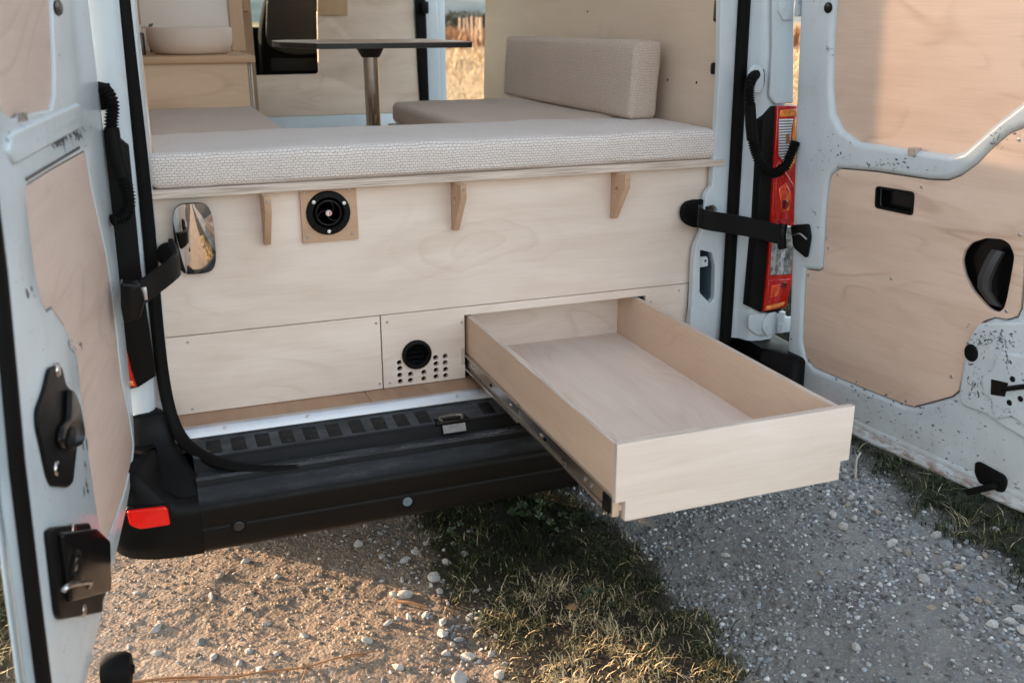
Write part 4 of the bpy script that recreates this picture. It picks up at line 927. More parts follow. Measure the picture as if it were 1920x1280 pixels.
vpan = ob('vent_panel', plate(REAR, vp, -.015, 0, hl + [circle(vc[0], vc[1], vr - .004, 28)], .0008), PLY, BED)
ob('carcass', box(-.79, .74, .25, .27, .577, 1.12, 0), PLY, BED)
ob('carcass_side', box(-.04, -.03, .016, .25, .577, zs_, 0, 2, 'Y'), PLY, BED)
ob('rail_block', box(ox0 - .0098, ox0 - .0008, -.0005, .6, .6185, .6645, .0005, 1, 'Z'), EDGE, BED)
for q in ((352, 642), (705, 606), (726, 604), (712, 719), (731, 718), (361, 767), (866, 604), (1273, 545), (1220, 566)):
    u, v = REAR.px(*q); screw(REAR, u, v, 0, BED, .0036)
# round air vent with louvres
av = ob('air_vent', lathe_fr([(vr, -.01), (vr, .006), (vr * .95, .010), (vr * .82, .011), (vr * .72, .008), (vr * .66, .002), (vr * .64, -.012), (.0001, -.012)], REAR, *vc, 40), BLACK, BED)
for k in range(4):
    dv = -.020 + k * .0135; hw = math.sqrt(max(0, (.62 * vr) ** 2 - dv ** 2)) * .98
    if hw > .005: ob('louvre', loft([[Vector((vc[0] + x, -.002, vc[1] + dv - .002)), Vector((vc[0] + x, .008, vc[1] + dv + .006)), Vector((vc[0] + x, .009, vc[1] + dv + .0045)), Vector((vc[0] + x, -.001, vc[1] + dv - .0038))] for x in (-hw, hw)]), BLACKG, av)
# shelf brackets: triangular fins
def bracket(px, cutv):
    u = REAR.px(px, 440)[0]
    F = Frame((u, 0, 1.1235), (0, -1, 0), (0, 0, 1), (1, 0, 0))
    o = ob('bracket', plate(F, [(.0004, 0), (.085, 0), (.085, -.034), (.018, -.128), (.0004, -.128)], -.008, .008, [circle(.035, -.050, .012, 18)] , .0012), OAK2, BED)
    screw(REAR, u - .0, 1.1235 - .012, .0865, o, .003)
OAK2 = ply('bracket_pine', (.60, .40, .26), (.42, .26, .15), .6, .5, .4)
for px in (499, 852, 1147): bracket(px, 1)
# water valve on its square plate
vpq = REAR.many([(561, 358), (666, 351.5), (671, 446), (567, 455)])
x0 = sum(p[0] for p in (vpq[0], vpq[3])) / 2; x1 = sum(p[0] for p in vpq[1:3]) / 2; z0 = (vpq[2][1] + vpq[3][1]) / 2
wv = ob('valve', plate(REAR, [(x0, z0), (x1, z0), (x1, 1.1235), (x0, 1.1235)], .0004, .011, [], .001), ply('valve_plate_oak', (.58, .38, .25), (.42, .25, .15), .5, .5, .45), BED)
V = rear(-.011); vu, vv = V.px(615.5, 399)
ob('flange', lathe_fr([(.0545, 0), (.0545, .003), (.052, .006), (.040, .007), (.037, .004), (.036, -.004), (.0001, -.004)], V, vu, vv, 48), BLACK, wv)
ob('rotor_rim', plate(V, circle(vu, vv, .033, 36), -.003, .006, [circle(vu, vv, .0275, 36)], .0015), BLACKG, wv)
for k in range(3):
    a0 = 2.1 + k * 2.094; pts_o, pts_i = [], []
    for j in range(9):
        t = j / 8; a = a0 + t * 1.25; r1 = .006 + .022 * t
        pts_o.append((vu + r1 * math.cos(a), vv + r1 * math.sin(a))); pts_i.append((vu + r1 * math.cos(a + .30 - .1 * t), vv + r1 * math.sin(a + .30 - .1 * t)))
    ob('rotor_vane', plate(V, pts_o + pts_i[::-1], -.003, .005, [], .0012), BLACKG, wv)
ob('hub', lathe_fr([(.0075, -.002), (.0075, .0075), (.006, .009), (.0001, .009)], V, vu, vv, 20), plain('pink_white_cap', (.75, .62, .58), .4), wv)
ob('red_mark', box(vu + .0012, vu + .0036, -.0212, -.0203, vv - .005, vv + .005, .0002), REDB, wv)
for a in (90 + 50, 30, 270 - 2):
    screw(V, vu + .0455 * math.cos(R(a)), vv + .0455 * math.sin(R(a)), .0065, wv, .0046, plain('white_screw', (.8, .78, .76), .3, .3))
for q in ((570, 361), (655, 354), (577, 445), (661, 438)):
    u, v = V.px(*q); screw(V, u, v, 0, wv, .0036)

# ------------------------------------------------------------------ DRAWER
DX0, DX1, DZT, DZB, DL_ = -.0095, .5115, .7535, .606, .9036
DRW = thing('drawer', 'pale plywood drawer pulled out over the black bumper', 'drawer', (.25, -.45, .6))
YB = .104 + .014
t = .0145
def edged(name, x0, x1, y0, y1, z0, z1, grain, top=True):
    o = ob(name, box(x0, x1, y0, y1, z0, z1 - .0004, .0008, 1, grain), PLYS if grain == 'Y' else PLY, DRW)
    if top: ob('top_edge', box(x0 + .0004, x1 - .0004, y0 + .0004, y1 - .0004, z1 - .0004, z1 + .0004, 0, 1, 'X' if x1 - x0 > y1 - y0 else 'Y'), EDGE, o)
    return o
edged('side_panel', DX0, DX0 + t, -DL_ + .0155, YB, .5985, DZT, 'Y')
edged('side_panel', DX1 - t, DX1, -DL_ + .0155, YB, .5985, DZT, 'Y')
edged('back_panel', DX0 + t + .0004, DX1 - t - .0004, YB - t, YB - .0004, .606, DZT - .0005, 'X')
ob('bottom_panel', box(DX0 + t + .0004, DX1 - t - .0004, -DL_ + .0155, YB - t - .0004, .6105, .6205, .0004, 1, 'Y'), PLY, DRW)
FD = rear(-DL_); fx0, fx1 = -.0120, .5333
fo = [(fx0 + .022, .5944), (fx1 - .021, .5944), (fx1 - .021, .637), (fx1, .637), (fx1, .7585), (fx0, .7585), (fx0, .637), (fx0 + .022, .637)]
fpn = ob('front_panel', plate(FD, fo, -.0150, 0, [], .0008), PLY, DRW)
ob('top_edge', box(fx0 + .001, fx1 - .001, -DL_ + .0008, -DL_ + .0145, .7584, .7590, 0, 1), EDGE, fpn)
ob('side_edge', box(fx0 - .0003, fx0 + .0002, -DL_ + .0008, -DL_ + .0142, .6375, .7580, 0, 1, 'Z'), EDGE, fpn)
ob('notch_edge', box(fx0 + .0214, fx0 + .0219, -DL_ + .0008, -DL_ + .0142, .5950, .6368, 0, 1, 'Z'), EDGE, fpn)
RAILM = plain('rail_steel', (.50, .48, .45), .30, 1.0, .03, 5)
def slide(s):
    xs = DX0 if s < 0 else DX1
    def rail(name, w0, w1, ya, yb, hz, mat, par, zc=.625):
        pr_ = [(w0, hz), (w1, hz), (w1, hz - .006), (w1 - .0022, hz - .006), (w1 - .0022, hz - .0025), (w0 + .0018, hz - .0025), (w0 + .0018, -hz + .0025), (w1 - .0022, -hz + .0025), (w1 - .0022, -hz + .006), (w1, -hz + .006), (w1, -hz), (w0, -hz)]
        return ob(name, loft([[Vector((xs + s * a, y, zc + b)) for a, b in pr_] for y in (ya, yb)]), mat, par)
    r1 = rail('slide_rail', .0004, .0060, -DL_ + .016, YB, .0205, RAILM, DRW)
    rail('middle_rail', .0010, .0098, -.395, .1, .0225, RAILM, r1)
    ob('end_stop', box(min(xs + s * .001, xs + s * .009), max(xs + s * .001, xs + s * .009), -DL_ + .016, -DL_ + .045, .606, .643, .002), BLACK, r1)
    for y in (-.80, -.77, -.56, -.535, -.34, -.20, -.06):
        ob('rail_rivet', box(min(xs + s * .002, xs + s * .0055), max(xs + s * .002, xs + s * .0055), y, y + .010, .6215, .6285, .001), BLACK if y in (-.56, -.20) else STEEL, r1)
slide(-1); slide(1)

# ------------------------------------------------------------------ CUSHIONS
def cushion(name, x0, x1, y0, y1, z0, z1, bev, label, mat, lean_x=0.0, amp=.004, sd=0):
    bm = bmesh.new(); bmesh.ops.create_cube(bm, size=1.0)
    for v in bm.verts: v.co = Vector(((x0 + x1) / 2 + v.co.x * (x1 - x0), (y0 + y1) / 2 + v.co.y * (y1 - y0), (z0 + z1) / 2 + v.co.z * (z1 - z0)))
    bmesh.ops.bevel(bm, geom=bm.edges[:], offset=bev, segments=4, affect='EDGES', profile=.55)
    uvbox(bm)
    for ax in range(3):
        lo, hi = ((x0, x1), (y0, y1), (z0, z1))[ax]; k = max(1, int((hi - lo) / .035))
        for j in range(1, k):
            pco = Vector((0, 0, 0)); pco[ax] = lo + bev + (hi - lo - 2 * bev) * j / k; pn = Vector((0, 0, 0)); pn[ax] = 1
            bmesh.ops.bisect_plane(bm, geom=bm.verts[:] + bm.edges[:] + bm.faces[:], plane_co=pco, plane_no=pn)
    bm.normal_update()
    c = Vector(((x0 + x1) / 2, (y0 + y1) / 2, (z0 + z1) / 2)); H = Vector((x1 - x0, y1 - y0, z1 - z0)) / 2
    for v in bm.verts:
        q = Vector(((v.co.x - c.x) / H.x, (v.co.y - c.y) / H.y, (v.co.z - c.z) / H.z))
        n = v.normal.copy(); f = 1.0
        for a in range(3): f *= (1 - abs(q[a]) ** 6 * (1 - abs(n[a]))) 
        d = amp * 1.4 * f * (mnoise.noise(v.co * 4 + Vector((sd, 0, 0))) * 1.2 + .5) + amp * .35 * mnoise.noise(v.co * 17 + Vector((sd, 3, 0)))
        if v.co.z < z0 + .01: d = min(d, 0)
        v.co += n * d
        if lean_x: v.co.x += lean_x * max(0, (v.co.z - z0))
    o = ob(name, bm, mat); tag(o, label, 'cushion'); o.data.shade_smooth(); return o
ZB, ZT = 1.1435, 1.225
cushion('bed_cushion', -.772, .728, -.028, .40, ZB, ZT, .022, 'long beige woven cushion across the shelf at the back edge of the bed', WEAVE, sd=1, amp=.0065)
cushion('bed_cushion', -.765, -.385, .412, 1.28, ZB, ZT - .004, .026, 'brown woven seat cushion on the left in front of the sink cabinet', WEAVE2, sd=5)
cushion('bed_cushion', .115, .742, .412, 1.27, ZB, ZT - .002, .026, 'beige woven bench cushion under the upright back cushion', WEAVE2, sd=9)
cushion('back_cushion', .605, .700, .285, 1.39, ZT + .001, 1.452, .020, 'upright beige woven back cushion leaning on the right plywood wall', WEAVE2, lean_x=.05, sd=13)
# benches under the side cushions belong to the bed box
ob('bench_side', box(.10, .745, .605, 1.27, 1.105, 1.1425, .001, 1, 'Y'), WALNUT, BED)
ob('bench_front', box(.12, .135, .605, 1.25, .578, 1.104, .001, 1, 'Y'), WALNUT, BED)
ob('bench_side', box(-.765, -.40, .605, 1.28, 1.105, 1.1425, .001, 1, 'Y'), WALNUT, BED)
ob('bench_front', box(-.42, -.405, .605, 1.26, .578, 1.104, .001, 1, 'Y'), WALNUT, BED)

# ------------------------------------------------------------------ CONVEX MIRROR
MR = rear(-.012); mp = MR.many([(325, 380), (390, 377), (400, 400), (405, 440), (401, 496), (392, 501), (345, 503), (334, 485), (326, 450), (321, 410)])
cx, cz = sum(p[0] for p in mp) / len(mp), sum(p[1] for p in mp) / len(mp)
mir = thing('convex_mirror', 'shiny convex mirror with rounded corners fixed to the plywood beside the left strap', 'mirror', (cx, -.012, cz))
hw_, hh_ = .0445, .087
bm = bmesh.new(); rows = []
for i in range(13):
    a = i / 12
    ring = []
    for k in range(48):
        th = 2 * math.pi * k / 48; e = 4.2
        c_, s_ = math.cos(th), math.sin(th); rad = (abs(c_) ** e + abs(s_) ** e) ** (-1 / e)
        ring.append(bm.verts.new((cx + a * rad * c_ * hw_, -.030 - (a * rad * s_ * hh_) * .21 - .022 * (1 - (a * rad) ** 2 / 1.9), cz + a * rad * s_ * hh_)) if i else None)
    rows.append(ring)
cv = bm.verts.new((cx, -.052, cz))
for k in range(48): bm.faces.new((cv, rows[1][k], rows[1][(k + 1) % 48]))
for a, b in zip(rows[1:], rows[2:]):
    for k in range(48): bm.faces.new((a[k], b[k], b[(k + 1) % 48], a[(k + 1) % 48]))
bmesh.ops.recalc_face_normals(bm, faces=bm.faces[:])
if bm.faces[0].normal.y > 0: bmesh.ops.reverse_faces(bm, faces=bm.faces[:])
o = ob('mirror_glass', bm, CHROME, mir); o.data.shade_smooth()
rim = []
for k in range(48):
    th = 2 * math.pi * k / 48; e = 4.2; c_, s_ = math.cos(th), math.sin(th); rad = (abs(c_) ** e + abs(s_) ** e) ** (-1 / e)
    rim.append((cx + rad * c_ * hw_ * 1.02, cz + rad * s_ * hh_ * 1.01))
ob('mirror_back', plate(Frame((0, -.012, cz), (1, 0, 0), Vector((0, -.21, 1)).normalized(), (0, -1, -.21)), [(a, b - cz) for a, b in rim], .001, .019, [], .003, 2), BLACKG, mir)

# ------------------------------------------------------------------ TABLE
TB = thing('dining_table', 'thin topped table on a steel pillar standing in the middle of the van', 'table', (.10, 1.5, .577))
TZ = 1.437
TF = Frame((0, 0, TZ), (1, 0, 0), (0, 1, 0), (0, 0, 1))
to_ = rounded([(-.165, 1.21), (.425, 1.21), (.425, 1.80), (-.165, 1.80), (-.255, 1.70), (-.255, 1.48)], [.01, .03, .03, .03, .03, .03], 4)
ob('table_top', plate(TF, to_, -.022, 0.0, [], .002), TBLTOP, TB)
ob('top_rim', plate(TF, shrink(to_, -.0006), -.0215, -.003, [shrink(to_, .004)], 0), plain('black_laminate_edge', (.012, .011, .011), .5), TB)
pxc = (.096, 1.50)
ob('pedestal', lathe([(.029, .0), (.029, TZ - .06 - .577)], (pxc[0], pxc[1], .577), 'Z', 32), DARKSTEEL, TB)
ob('table_socket', lathe([(.034, -.062), (.040, -.052), (.060, -.0165)], (pxc[0], pxc[1], TZ), 'Z', 32), plain('dark_socket', (.05, .042, .038), .45), TB)

# ------------------------------------------------------------------ KITCHEN
KY = 1.35
K = thing('sink_cabinet', 'plywood sink cabinet with an oak worktop behind the left cushion', 'cabinet', (-.56, 1.6, .577))
kw0, kw1 = -.757, at(472, 115, 'Y', KY).x
ob('side_panel', box(kw0, kw1 - .016, KY, KY + .016, .578, 1.368, .001, 1), WALNUT, K)
ob('front_frame', box(kw1 - .0135, kw1 - .008, KY + .004, 2.4, .578, 1.368, .0006, 1, 'Z'), EDGE, K)
ob('door_panel', box(kw1 - .0065, kw1, KY - .001, 2.4, .578, 1.366, .0006, 1, 'Z'), EDGE, K)
wt = at(478, 104, 'Y', KY - .02)
ob('worktop', box(kw0, wt.x, KY - .02, 2.45, 1.3685, 1.392, .0015, 2, 'Y'), OAK, K)
sb0, sb1 = at(262, 30, 'Y', 1.95), at(428, 20, 'Y', 1.95)
ob('splashback', box(sb0.x - .0, sb1.x, 1.95, 1.962, 1.3925, 1.60, .001), WHITEB, K)
ob('frame_post', box(sb1.x + .001, sb1.x + .055, 1.93, 1.965, 1.3925, 2.2, .002, 2, 'Z'), WALNUT, K)
ob('frame_post', box(kw0, kw0 + .03, 1.93, 1.949, 1.3925, 2.2, .002, 2, 'Z'), OAK, K)
ob('frame_rail', box(sb0.x - .0, sb1.x + .055, 1.95, 1.965, 1.603, 1.66, .002, 2), WALNUT, K)
e0, e1 = at(441, 60, 'Y', 2.3), at(474, 60, 'Y', 2.3)
ob('tall_panel', box(e0.x, e1.x, 2.3, 2.316, .60, 2.2, .001, 1, 'Z'), ply('tall_panel_oak', (.52, .35, .23), (.36, .22, .13), .6), K)
p0, p1 = at(451, -10, 'Y', 2.29), at(467, 22, 'Y', 2.29)
ob('magnet_block', box(p0.x, p1.x, 2.285, 2.299, p1.z, p1.z + .12, .004), OAK, K)
# basin
SYc = 1.62
b0, b1 = at(275, 75, 'Y', SYc), at(436, 75, 'Y', SYc); bx = (b0.x + b1.x) / 2; br_ = (b1.x - b0.x) / 2
zt_ = at(350, 51, 'Y', SYc).z
hgt = at(350, 51, 'Y', SYc - .0).z - 1.3925
bas = ob('sink_basin', lathe([(br_ * .55, 0), (br_ * .80, .001), (br_ * .90, .008), (br_ * .97, .03), (br_, .05), (br_, hgt - .004), (br_ * .985, hgt), (br_ * .96, hgt), (br_ * .945, hgt - .006), (br_ * .94, .05), (br_ * .85, .02), (.0001, .014)], (bx, SYc, 1.3927), 'Z', 64), SINK)
tag(bas, 'round matte beige sink basin standing on the oak worktop', 'sink'); bas.data.shade_smooth(); bas.data.set_sharp_from_angle(angle=R(60))
dp = at(267, 100, 'Y', 1.50)
D = thing('soap_dispenser', 'slim dark steel soap dispenser standing left of the sink basin', 'soap dispenser', (dp.x, 1.50, 1.3925))
ob('bottle', lathe([(.0125, 0), (.013, .004), (.013, .072), (.010, .078), (.0001, .078)], (dp.x, 1.50, 1.3927), 'Z', 20), plain('dark_bottle', (.035, .028, .024), .2), D)
ob('pump_head', lathe([(.008, .078), (.008, .105), (.0001, .105)], (dp.x, 1.50, 1.3927), 'Z', 16), CHROME, D)
ob('spout', tube([(dp.x, 1.50, 1.490), (dp.x + .02, 1.495, 1.490)], .0035, 8), CHROME, D)
tp = at(279, 98, 'Y', 1.47)
ts = thing('drain_lever', 'pair of thin dark levers poking up behind the left of the sink', 'lever', (tp.x, 1.80, 1.3925))
for k in (0, 1):
    a, b = at(279 + 4 * k, 60, 'Y', 1.82), at(281.5 + 4 * k, 45 - k, 'Y', 1.82)
    ob('lever_stem', tube([(a.x, 1.82, 1.3927), a, b], .0028, 8), BLACKG, ts)

# ------------------------------------------------------------------ GROUND COVER
def raw_mesh(name, co, faces_n, idx, mat, parent=None, attr=None):
    """mesh from arrays: co (n,3), faces of faces_n corners, idx flat"""
    me = bpy.data.meshes.new(name); me.vertices.add(len(co)); me.vertices.foreach_set('co', co.astype('f').ravel())
    me.loops.add(idx.size); me.loops.foreach_set('vertex_index', idx.astype('i').ravel())
    nf = idx.size // faces_n; me.polygons.add(nf); me.polygons.foreach_set('loop_start', np.arange(0, idx.size, faces_n, dtype='i')); me.update()
    if attr is not None:
        a = me.attributes.new('tint', 'FLOAT', 'POINT'); a.data.foreach_set('value', attr.astype('f'))
    me.materials.append(mat); o = bpy.data.objects.new(name, me); C.objects.link(o)
    if parent: adopt(o, parent)
    return o
def tinted(name, stops, rough=.8, transl=0.0):
    m, nt, b = nodes(name); a = N(nt, 'ShaderNodeAttribute', attribute_name='tint')
    nt.links.new(ramp(nt, a.outputs['Fac'], stops), b.inputs['Base Color']); b.inputs['Roughness'].default_value = rough
    b.inputs['Specular IOR Level'].default_value = .25
    return m
def blades(x, y, z, hgt, wid, bend, ang, tint):
    """grass blades: five points, three triangles each"""
    n = len(x); dx, dy = np.cos(ang), np.sin(ang); px_, py_ = -dy, dx; V_ = []
    for t, w in ((0, 1), (0, -1), (.55, .8), (.55, -.8), (1, 0)):
        off = bend * t * t; zz = hgt * (t - .25 * t * t * np.minimum(1.5, bend / np.maximum(hgt, 1e-4)))
        V_.append(np.stack([x + dx * off + px_ * wid * w * .5, y + dy * off + py_ * wid * w * .5, z + zz], 1))
    co = np.stack(V_, 1).reshape(-1, 3); base = np.arange(n)[:, None] * 5
    tri = np.concatenate([base + np.array([[0, 1, 3]]), base + np.array([[0, 3, 2]]), base + np.array([[2, 3, 4]])], 1)
    return co, tri.ravel(), np.repeat(tint, 5)
GRASSM = tinted('grass_blades', [(0, (.010, .017, .005)), (.4, (.024, .034, .011)), (.65, (.055, .058, .022)), (.82, (.24, .195, .105)), (1, (.52, .43, .27))])
def grass(name, n, x0, x1, y0, y1, which, hmin, hmax, dry=.0, tall=1.0):
    x = RNG.uniform(x0, x1, n); y = RNG.uniform(y0, y1, n)
    cl = fbm(x, y, 22.0, 4.0, 3); m = which(x, y)
    keep = RNG.uniform(0, 1, n) < m * np.clip((cl - .34) * 3.6, .08, 1); x, y, cl = x[keep], y[keep], cl[keep]; n = len(x)
    h = (hmin + (hmax - hmin) * RNG.uniform(0, 1, n) ** 1.8) * (.55 + cl); bend = h * RNG.uniform(.3, 1.5, n)
    ang = RNG.uniform(0, 2 * np.pi, n) * 1.0 + fbm(x, y, 12.0, 2.0, 1) * 4
    d = fbm(x, y, 5.0, 6.0, 2) - .5 + dry + (np.clip((-.12 - y) * 1.5, 0, .8) * np.clip((.36 - x) * 4, 0, 1) * (x > -.5) * (x < .9) + np.clip((-.02 - y) * 1.0, 0, .25) * (x > -.5) * (x < .9))
    tint = np.clip(RNG.beta(1.3, 2.6, n) + d * .7 + (RNG.uniform(0, 1, n) < .10) * .45, 0, 1)
    co, tri, tt = blades(x, y, ground_h(x, y) - .002, h, RNG.uniform(.0016, .0042, n) * tall, bend, ang, tint)
    o = raw_mesh(name, co, 3, tri, GRASSM, attr=tt); o['kind'] = 'stuff'; return o
grass('grass_strip', 130000, -.35, .85, -1.6, 1.4, lambda x, y: grass_mask(x, y) * (x < .9), .008, .036, -.09)
grass('thatch', 26000, -.35, .75, -1.1, 1.4, lambda x, y: np.clip(grass_mask(x, y) * 1.2, 0, 1) * (x < .9), .003, .012, .42, 1.1)
grass('verge_grass', 250000, .95, 3.3, -1.6, 2.2, lambda x, y: np.clip((x - interp(verge, y) + (fbm(x, y, 9.0, 3.0) - .5) * .3) / .12, 0, 1), .015, .06, -.16, 1.2)
grass('side_grass', 70000, -3.0, -1.08, -1.6, 1.6, lambda x, y: grass_mask(x, y), .02, .08, .08, 1.2)

# pebbles
def rock(seed, sub=1, flat=.65):
    bm = bmesh.new(); bmesh.ops.create_icosphere(bm, subdivisions=sub, radius=1.0); rs = random.Random(seed)
    sx, sy_, sz = rs.uniform(.8, 1.25), rs.uniform(.65, 1.0), rs.uniform(.5, .8) * flat / .65
    cuts = [(Vector((rs.uniform(-1, 1), rs.uniform(-1, 1), rs.uniform(-.4, 1))).normalized(), rs.uniform(.52, .82)) for _ in range(10)]
    for v in bm.verts:
        p = v.co.copy()
        for n, d in cuts:
            e = p.dot(n) - d
            if e > 0: p -= n * e
        p *= 1 + .10 * mnoise.noise(v.co * 2.3 + Vector((seed, 0, 0)))
        v.co = Vector((p.x * sx, p.y * sy_, p.z * sz))
    return bm
def stone_mat(name, c1, c2):
    m, nt, b = nodes(name); tc = nt.nodes.new('ShaderNodeTexCoord'); oi = nt.nodes.new('ShaderNodeObjectInfo')
    n = noise_t(nt, tc.outputs['Object'], 1.8, 5, .65)
    col = mixc(nt, ramp(nt, n, [(.35, 0), (.7, 1)]), c1, c2)
    col = mixc(nt, mathn(nt, 'MULTIPLY', oi.outputs['Random'], .3), col, (.16, .15, .145))
    nt.links.new(col, b.inputs['Base Color']); b.inputs['Roughness'].default_value = .85
    bump(nt, b, noise_t(nt, tc.outputs['Object'], 7.0, 4, .7), .5, .12); return m
STM = {'pale': stone_mat('pale_limestone', (.62, .59, .56), (.44, .42, .40)), 'grey': stone_mat('blue_grey_stone', (.30, .32, .34), (.20, .215, .23)),
       'tan': stone_mat('tan_stone', (.44, .35, .27), (.32, .25, .19))}
ROCKS = {}
for k in STM:
    for j in range(7):
        bm = rock(j * 11 + len(k), 2); me = bpy.data.meshes.new('pebble'); bm.to_mesh(me); bm.free(); finish(me, 18); me.materials.append(STM[k]); ROCKS[k, j] = me
PLACES = {'earth': 'half sunk in the sunlit earth track under the left of the bumper', 'edge': 'lying among loose stones at the left edge of the grass strip',
          'track': 'scattered on the shaded gravel track right of the grass strip', 'band': 'in the loose band of stones along the right verge'}
GR = {'earth': 'stones in the sunlit earth track', 'edge': 'loose stones beside the grass strip', 'track': 'stones on the shaded gravel track', 'band': 'stones along the right verge'}
WORD = {'pale': 'pale whitish pebble', 'grey': 'blue grey pebble', 'tan': 'tan brown pebble'}
TAKEN = []
def pebble(x, y, r, kind, place, sink=.35):
    me = ROCKS[kind, random.randrange(7)]; o = bpy.data.objects.new('pebble', me); C.objects.link(o)
    z = float(ground_h(np.array([x]), np.array([y]))[0])
    o.location = (x, y, z + r * (.55 - sink)); o.scale = (r, r, r * random.uniform(.75, 1.1)); o.rotation_euler = (random.uniform(-.3, .3), random.uniform(-.3, .3), random.uniform(0, 6.3))
    o['label'] = place_label(x, y, r, kind, place); o['category'] = 'pebble'; o['group'] = GR[place]; TAKEN.append((x, y, r))
SUB = {'earth': ((250, 720), (1020, 1280), 'sunlit earth patch'), 'edge': ((680, 930), (990, 1285), 'grass edge stones'),
       'track': ((1180, 1900), (950, 1290), 'shaded gravel track'), 'band': ((1500, 1925), (880, 1290), 'right verge stones')}
def place_label(x, y, r, kind, place):
    d = Vector((x, y, 0)) - CAM; px = 960 + FPX * d.dot(c_r) / d.dot(c_f); py = 640 - FPX * d.dot(c_u) / d.dot(c_f); bx, by, nm = SUB[place]
    fx, fy = (px - bx[0]) / (bx[1] - bx[0]), (py - by[0]) / (by[1] - by[0])
    size = 'small' if r < .0085 else 'mid sized' if r < .013 else 'large'
    v_ = 'far' if fy < .34 else 'middle' if fy < .67 else 'near'; h_ = 'left' if fx < .34 else 'centre' if fx < .67 else 'right'
    return f'{size} {WORD[kind]} at the {v_} {h_} of the {nm}'
def free(x, y, r): return all((x - a) ** 2 + (y - b) ** 2 > ((r + c) * .85) ** 2 for a, b, c in TAKEN)
def kindof(w): return random.choices(('pale', 'grey', 'tan'), w)[0]
# the ones that can be pointed at in the photograph
for px, py, r, k, pl in ((1645, 962, .017, 'tan', 'band'), (1602, 974, .016, 'pale', 'band'), (1631, 934, .013, 'pale', 'band'), (1605, 946, .012, 'pale', 'band'), (1540, 1072, .011, 'tan', 'track'), (1829, 1082, .016, 'grey', 'band'), (1846, 1044, .014, 'tan', 'band'), (1700, 1038, .013, 'tan', 'band'),
                         (1880, 1100, .017, 'pale', 'band'), (1862, 1172, .020, 'pale', 'band'), (1650, 1097, .012, 'pale', 'track'), (1865, 1002, .015, 'pale', 'band'), (1605, 1215, .015, 'pale', 'track'), (1425, 1040, .013, 'grey', 'track'), (1432, 1113, .012, 'grey', 'track'),
                         (815, 1090, .022, 'pale', 'edge'), (762, 1118, .022, 'pale', 'edge'), (738, 1115, .016, 'pale', 'edge'), (798, 1155, .016, 'pale', 'edge'), (830, 1168, .020, 'pale', 'edge'), (830, 1187, .022, 'pale', 'edge'), (880, 1230, .021, 'pale', 'edge'), (728, 1170, .014, 'pale', 'edge'), (690, 1205, .017, 'pale', 'edge'), (862, 1275, .024, 'pale', 'edge'), (672, 1022, .017, 'pale', 'edge'), (646, 1006, .011, 'pale', 'edge'), (745, 1252, .017, 'pale', 'edge'), (930, 1195, .014, 'grey', 'edge'),
                         (441, 1043, .015, 'tan', 'earth'), (462, 1052, .016, 'pale', 'earth'), (412, 1082, .018, 'tan', 'earth'), (520, 1082, .014, 'pale', 'earth'), (397, 1118, .019, 'grey', 'earth'), (470, 1113, .017, 'tan', 'earth'), (458, 1142, .013, 'grey', 'earth'), (500, 1170, .013, 'pale', 'earth'), (295, 1180, .019, 'pale', 'earth'), (570, 1190, .016, 'pale', 'earth'), (378, 1203, .015, 'grey', 'earth'), (525, 1203, .016, 'tan', 'earth'), (292, 1225, .016, 'pale', 'earth'), (400, 1232, .018, 'pale', 'earth'), (468, 1222, .017, 'pale', 'earth'), (450, 1243, .015, 'pale', 'earth'), (256, 1113, .013, 'pale', 'earth'), (486, 1258, .016, 'pale', 'earth')):
    x, y = gpx(px, py); 
    if pl == 'earth': pebble(x, y, r, k, pl, .52)
    else: pebble(x, y, r, k, pl, .25)
n_ind = len(TAKEN)
for i_, lb in {0: 'largest tan pebble, below the right end of the drawer front', 1: 'big pale pebble touching the left of the largest tan pebble by the drawer', 2: 'round whitish pebble just above the largest tan pebble near the drawer', 4: 'small lone tan chip in the middle of the shaded gravel track', 5: 'blue grey pebble at the verge left of a big tan pebble near the right border', 9: 'largest pale pebble of the verge band at the right border of the picture', 12: 'pale pebble low on the shaded track near the bottom of the picture', 15: 'flat pale stone at the top of the loose heap beside the shaded grass',
              16: 'angular pale stone just above the short brown stick', 17: 'pale stone touching the left side of the angular stone above the stick', 20: 'lower of two big pale stones right of the short brown stick', 24: 'big pale stone cut off near the bottom edge beside the lit grass', 25: 'lone whitish stone in the shade just under the bumper', 28: 'blue grey stone lying among the lit grass tufts', 29: 'tan stone nearest the bumper in the sunlit earth', 31: 'tan stone sunk in sunlit earth with a long shadow below the left parking sensor', 33: 'blue grey stone with a long shadow in the middle of the sunlit earth', 38: 'pale stone nearest the foot of the left door in the sunlit earth'}.items():
    [o for o in C.objects if o.name.startswith('pebble')][i_]['label'] = lb
def scatter(n, box_, rr, w, place, ok, sink):
    k = 0; tries = 0
    while k < n and tries < n * 60:
        tries += 1; px, py = random.uniform(*box_[0]), random.uniform(*box_[1]); x, y = gpx(px, py)
        r = rr[0] + (rr[1] - rr[0]) * random.random() ** 2.2
        if not ok(x, y, px, py) or not free(x, y, r): continue
        pebble(x, y, r, kindof(w), place, sink); k += 1
scatter(52, ((640, 960), (990, 1285)), (.007, .017), (6, 2, 1), 'edge', lambda x, y, px, py: abs(x - interp(strip_l, y) + .03) < random.uniform(.02, .16), .25)
scatter(34, ((210, 720), (1020, 1280)), (.006, .014), (4, 2, 5), 'earth', lambda x, y, px, py: True, .5)
scatter(86, ((1440, 1930), (875, 1290)), (.009, .024), (6, 3, 1.5), 'band', lambda x, y, px, py: -.26 < x - interp(verge, y) < .06 and random.random() < 1 - abs(x - interp(verge, y) + .10) / .2, .25)
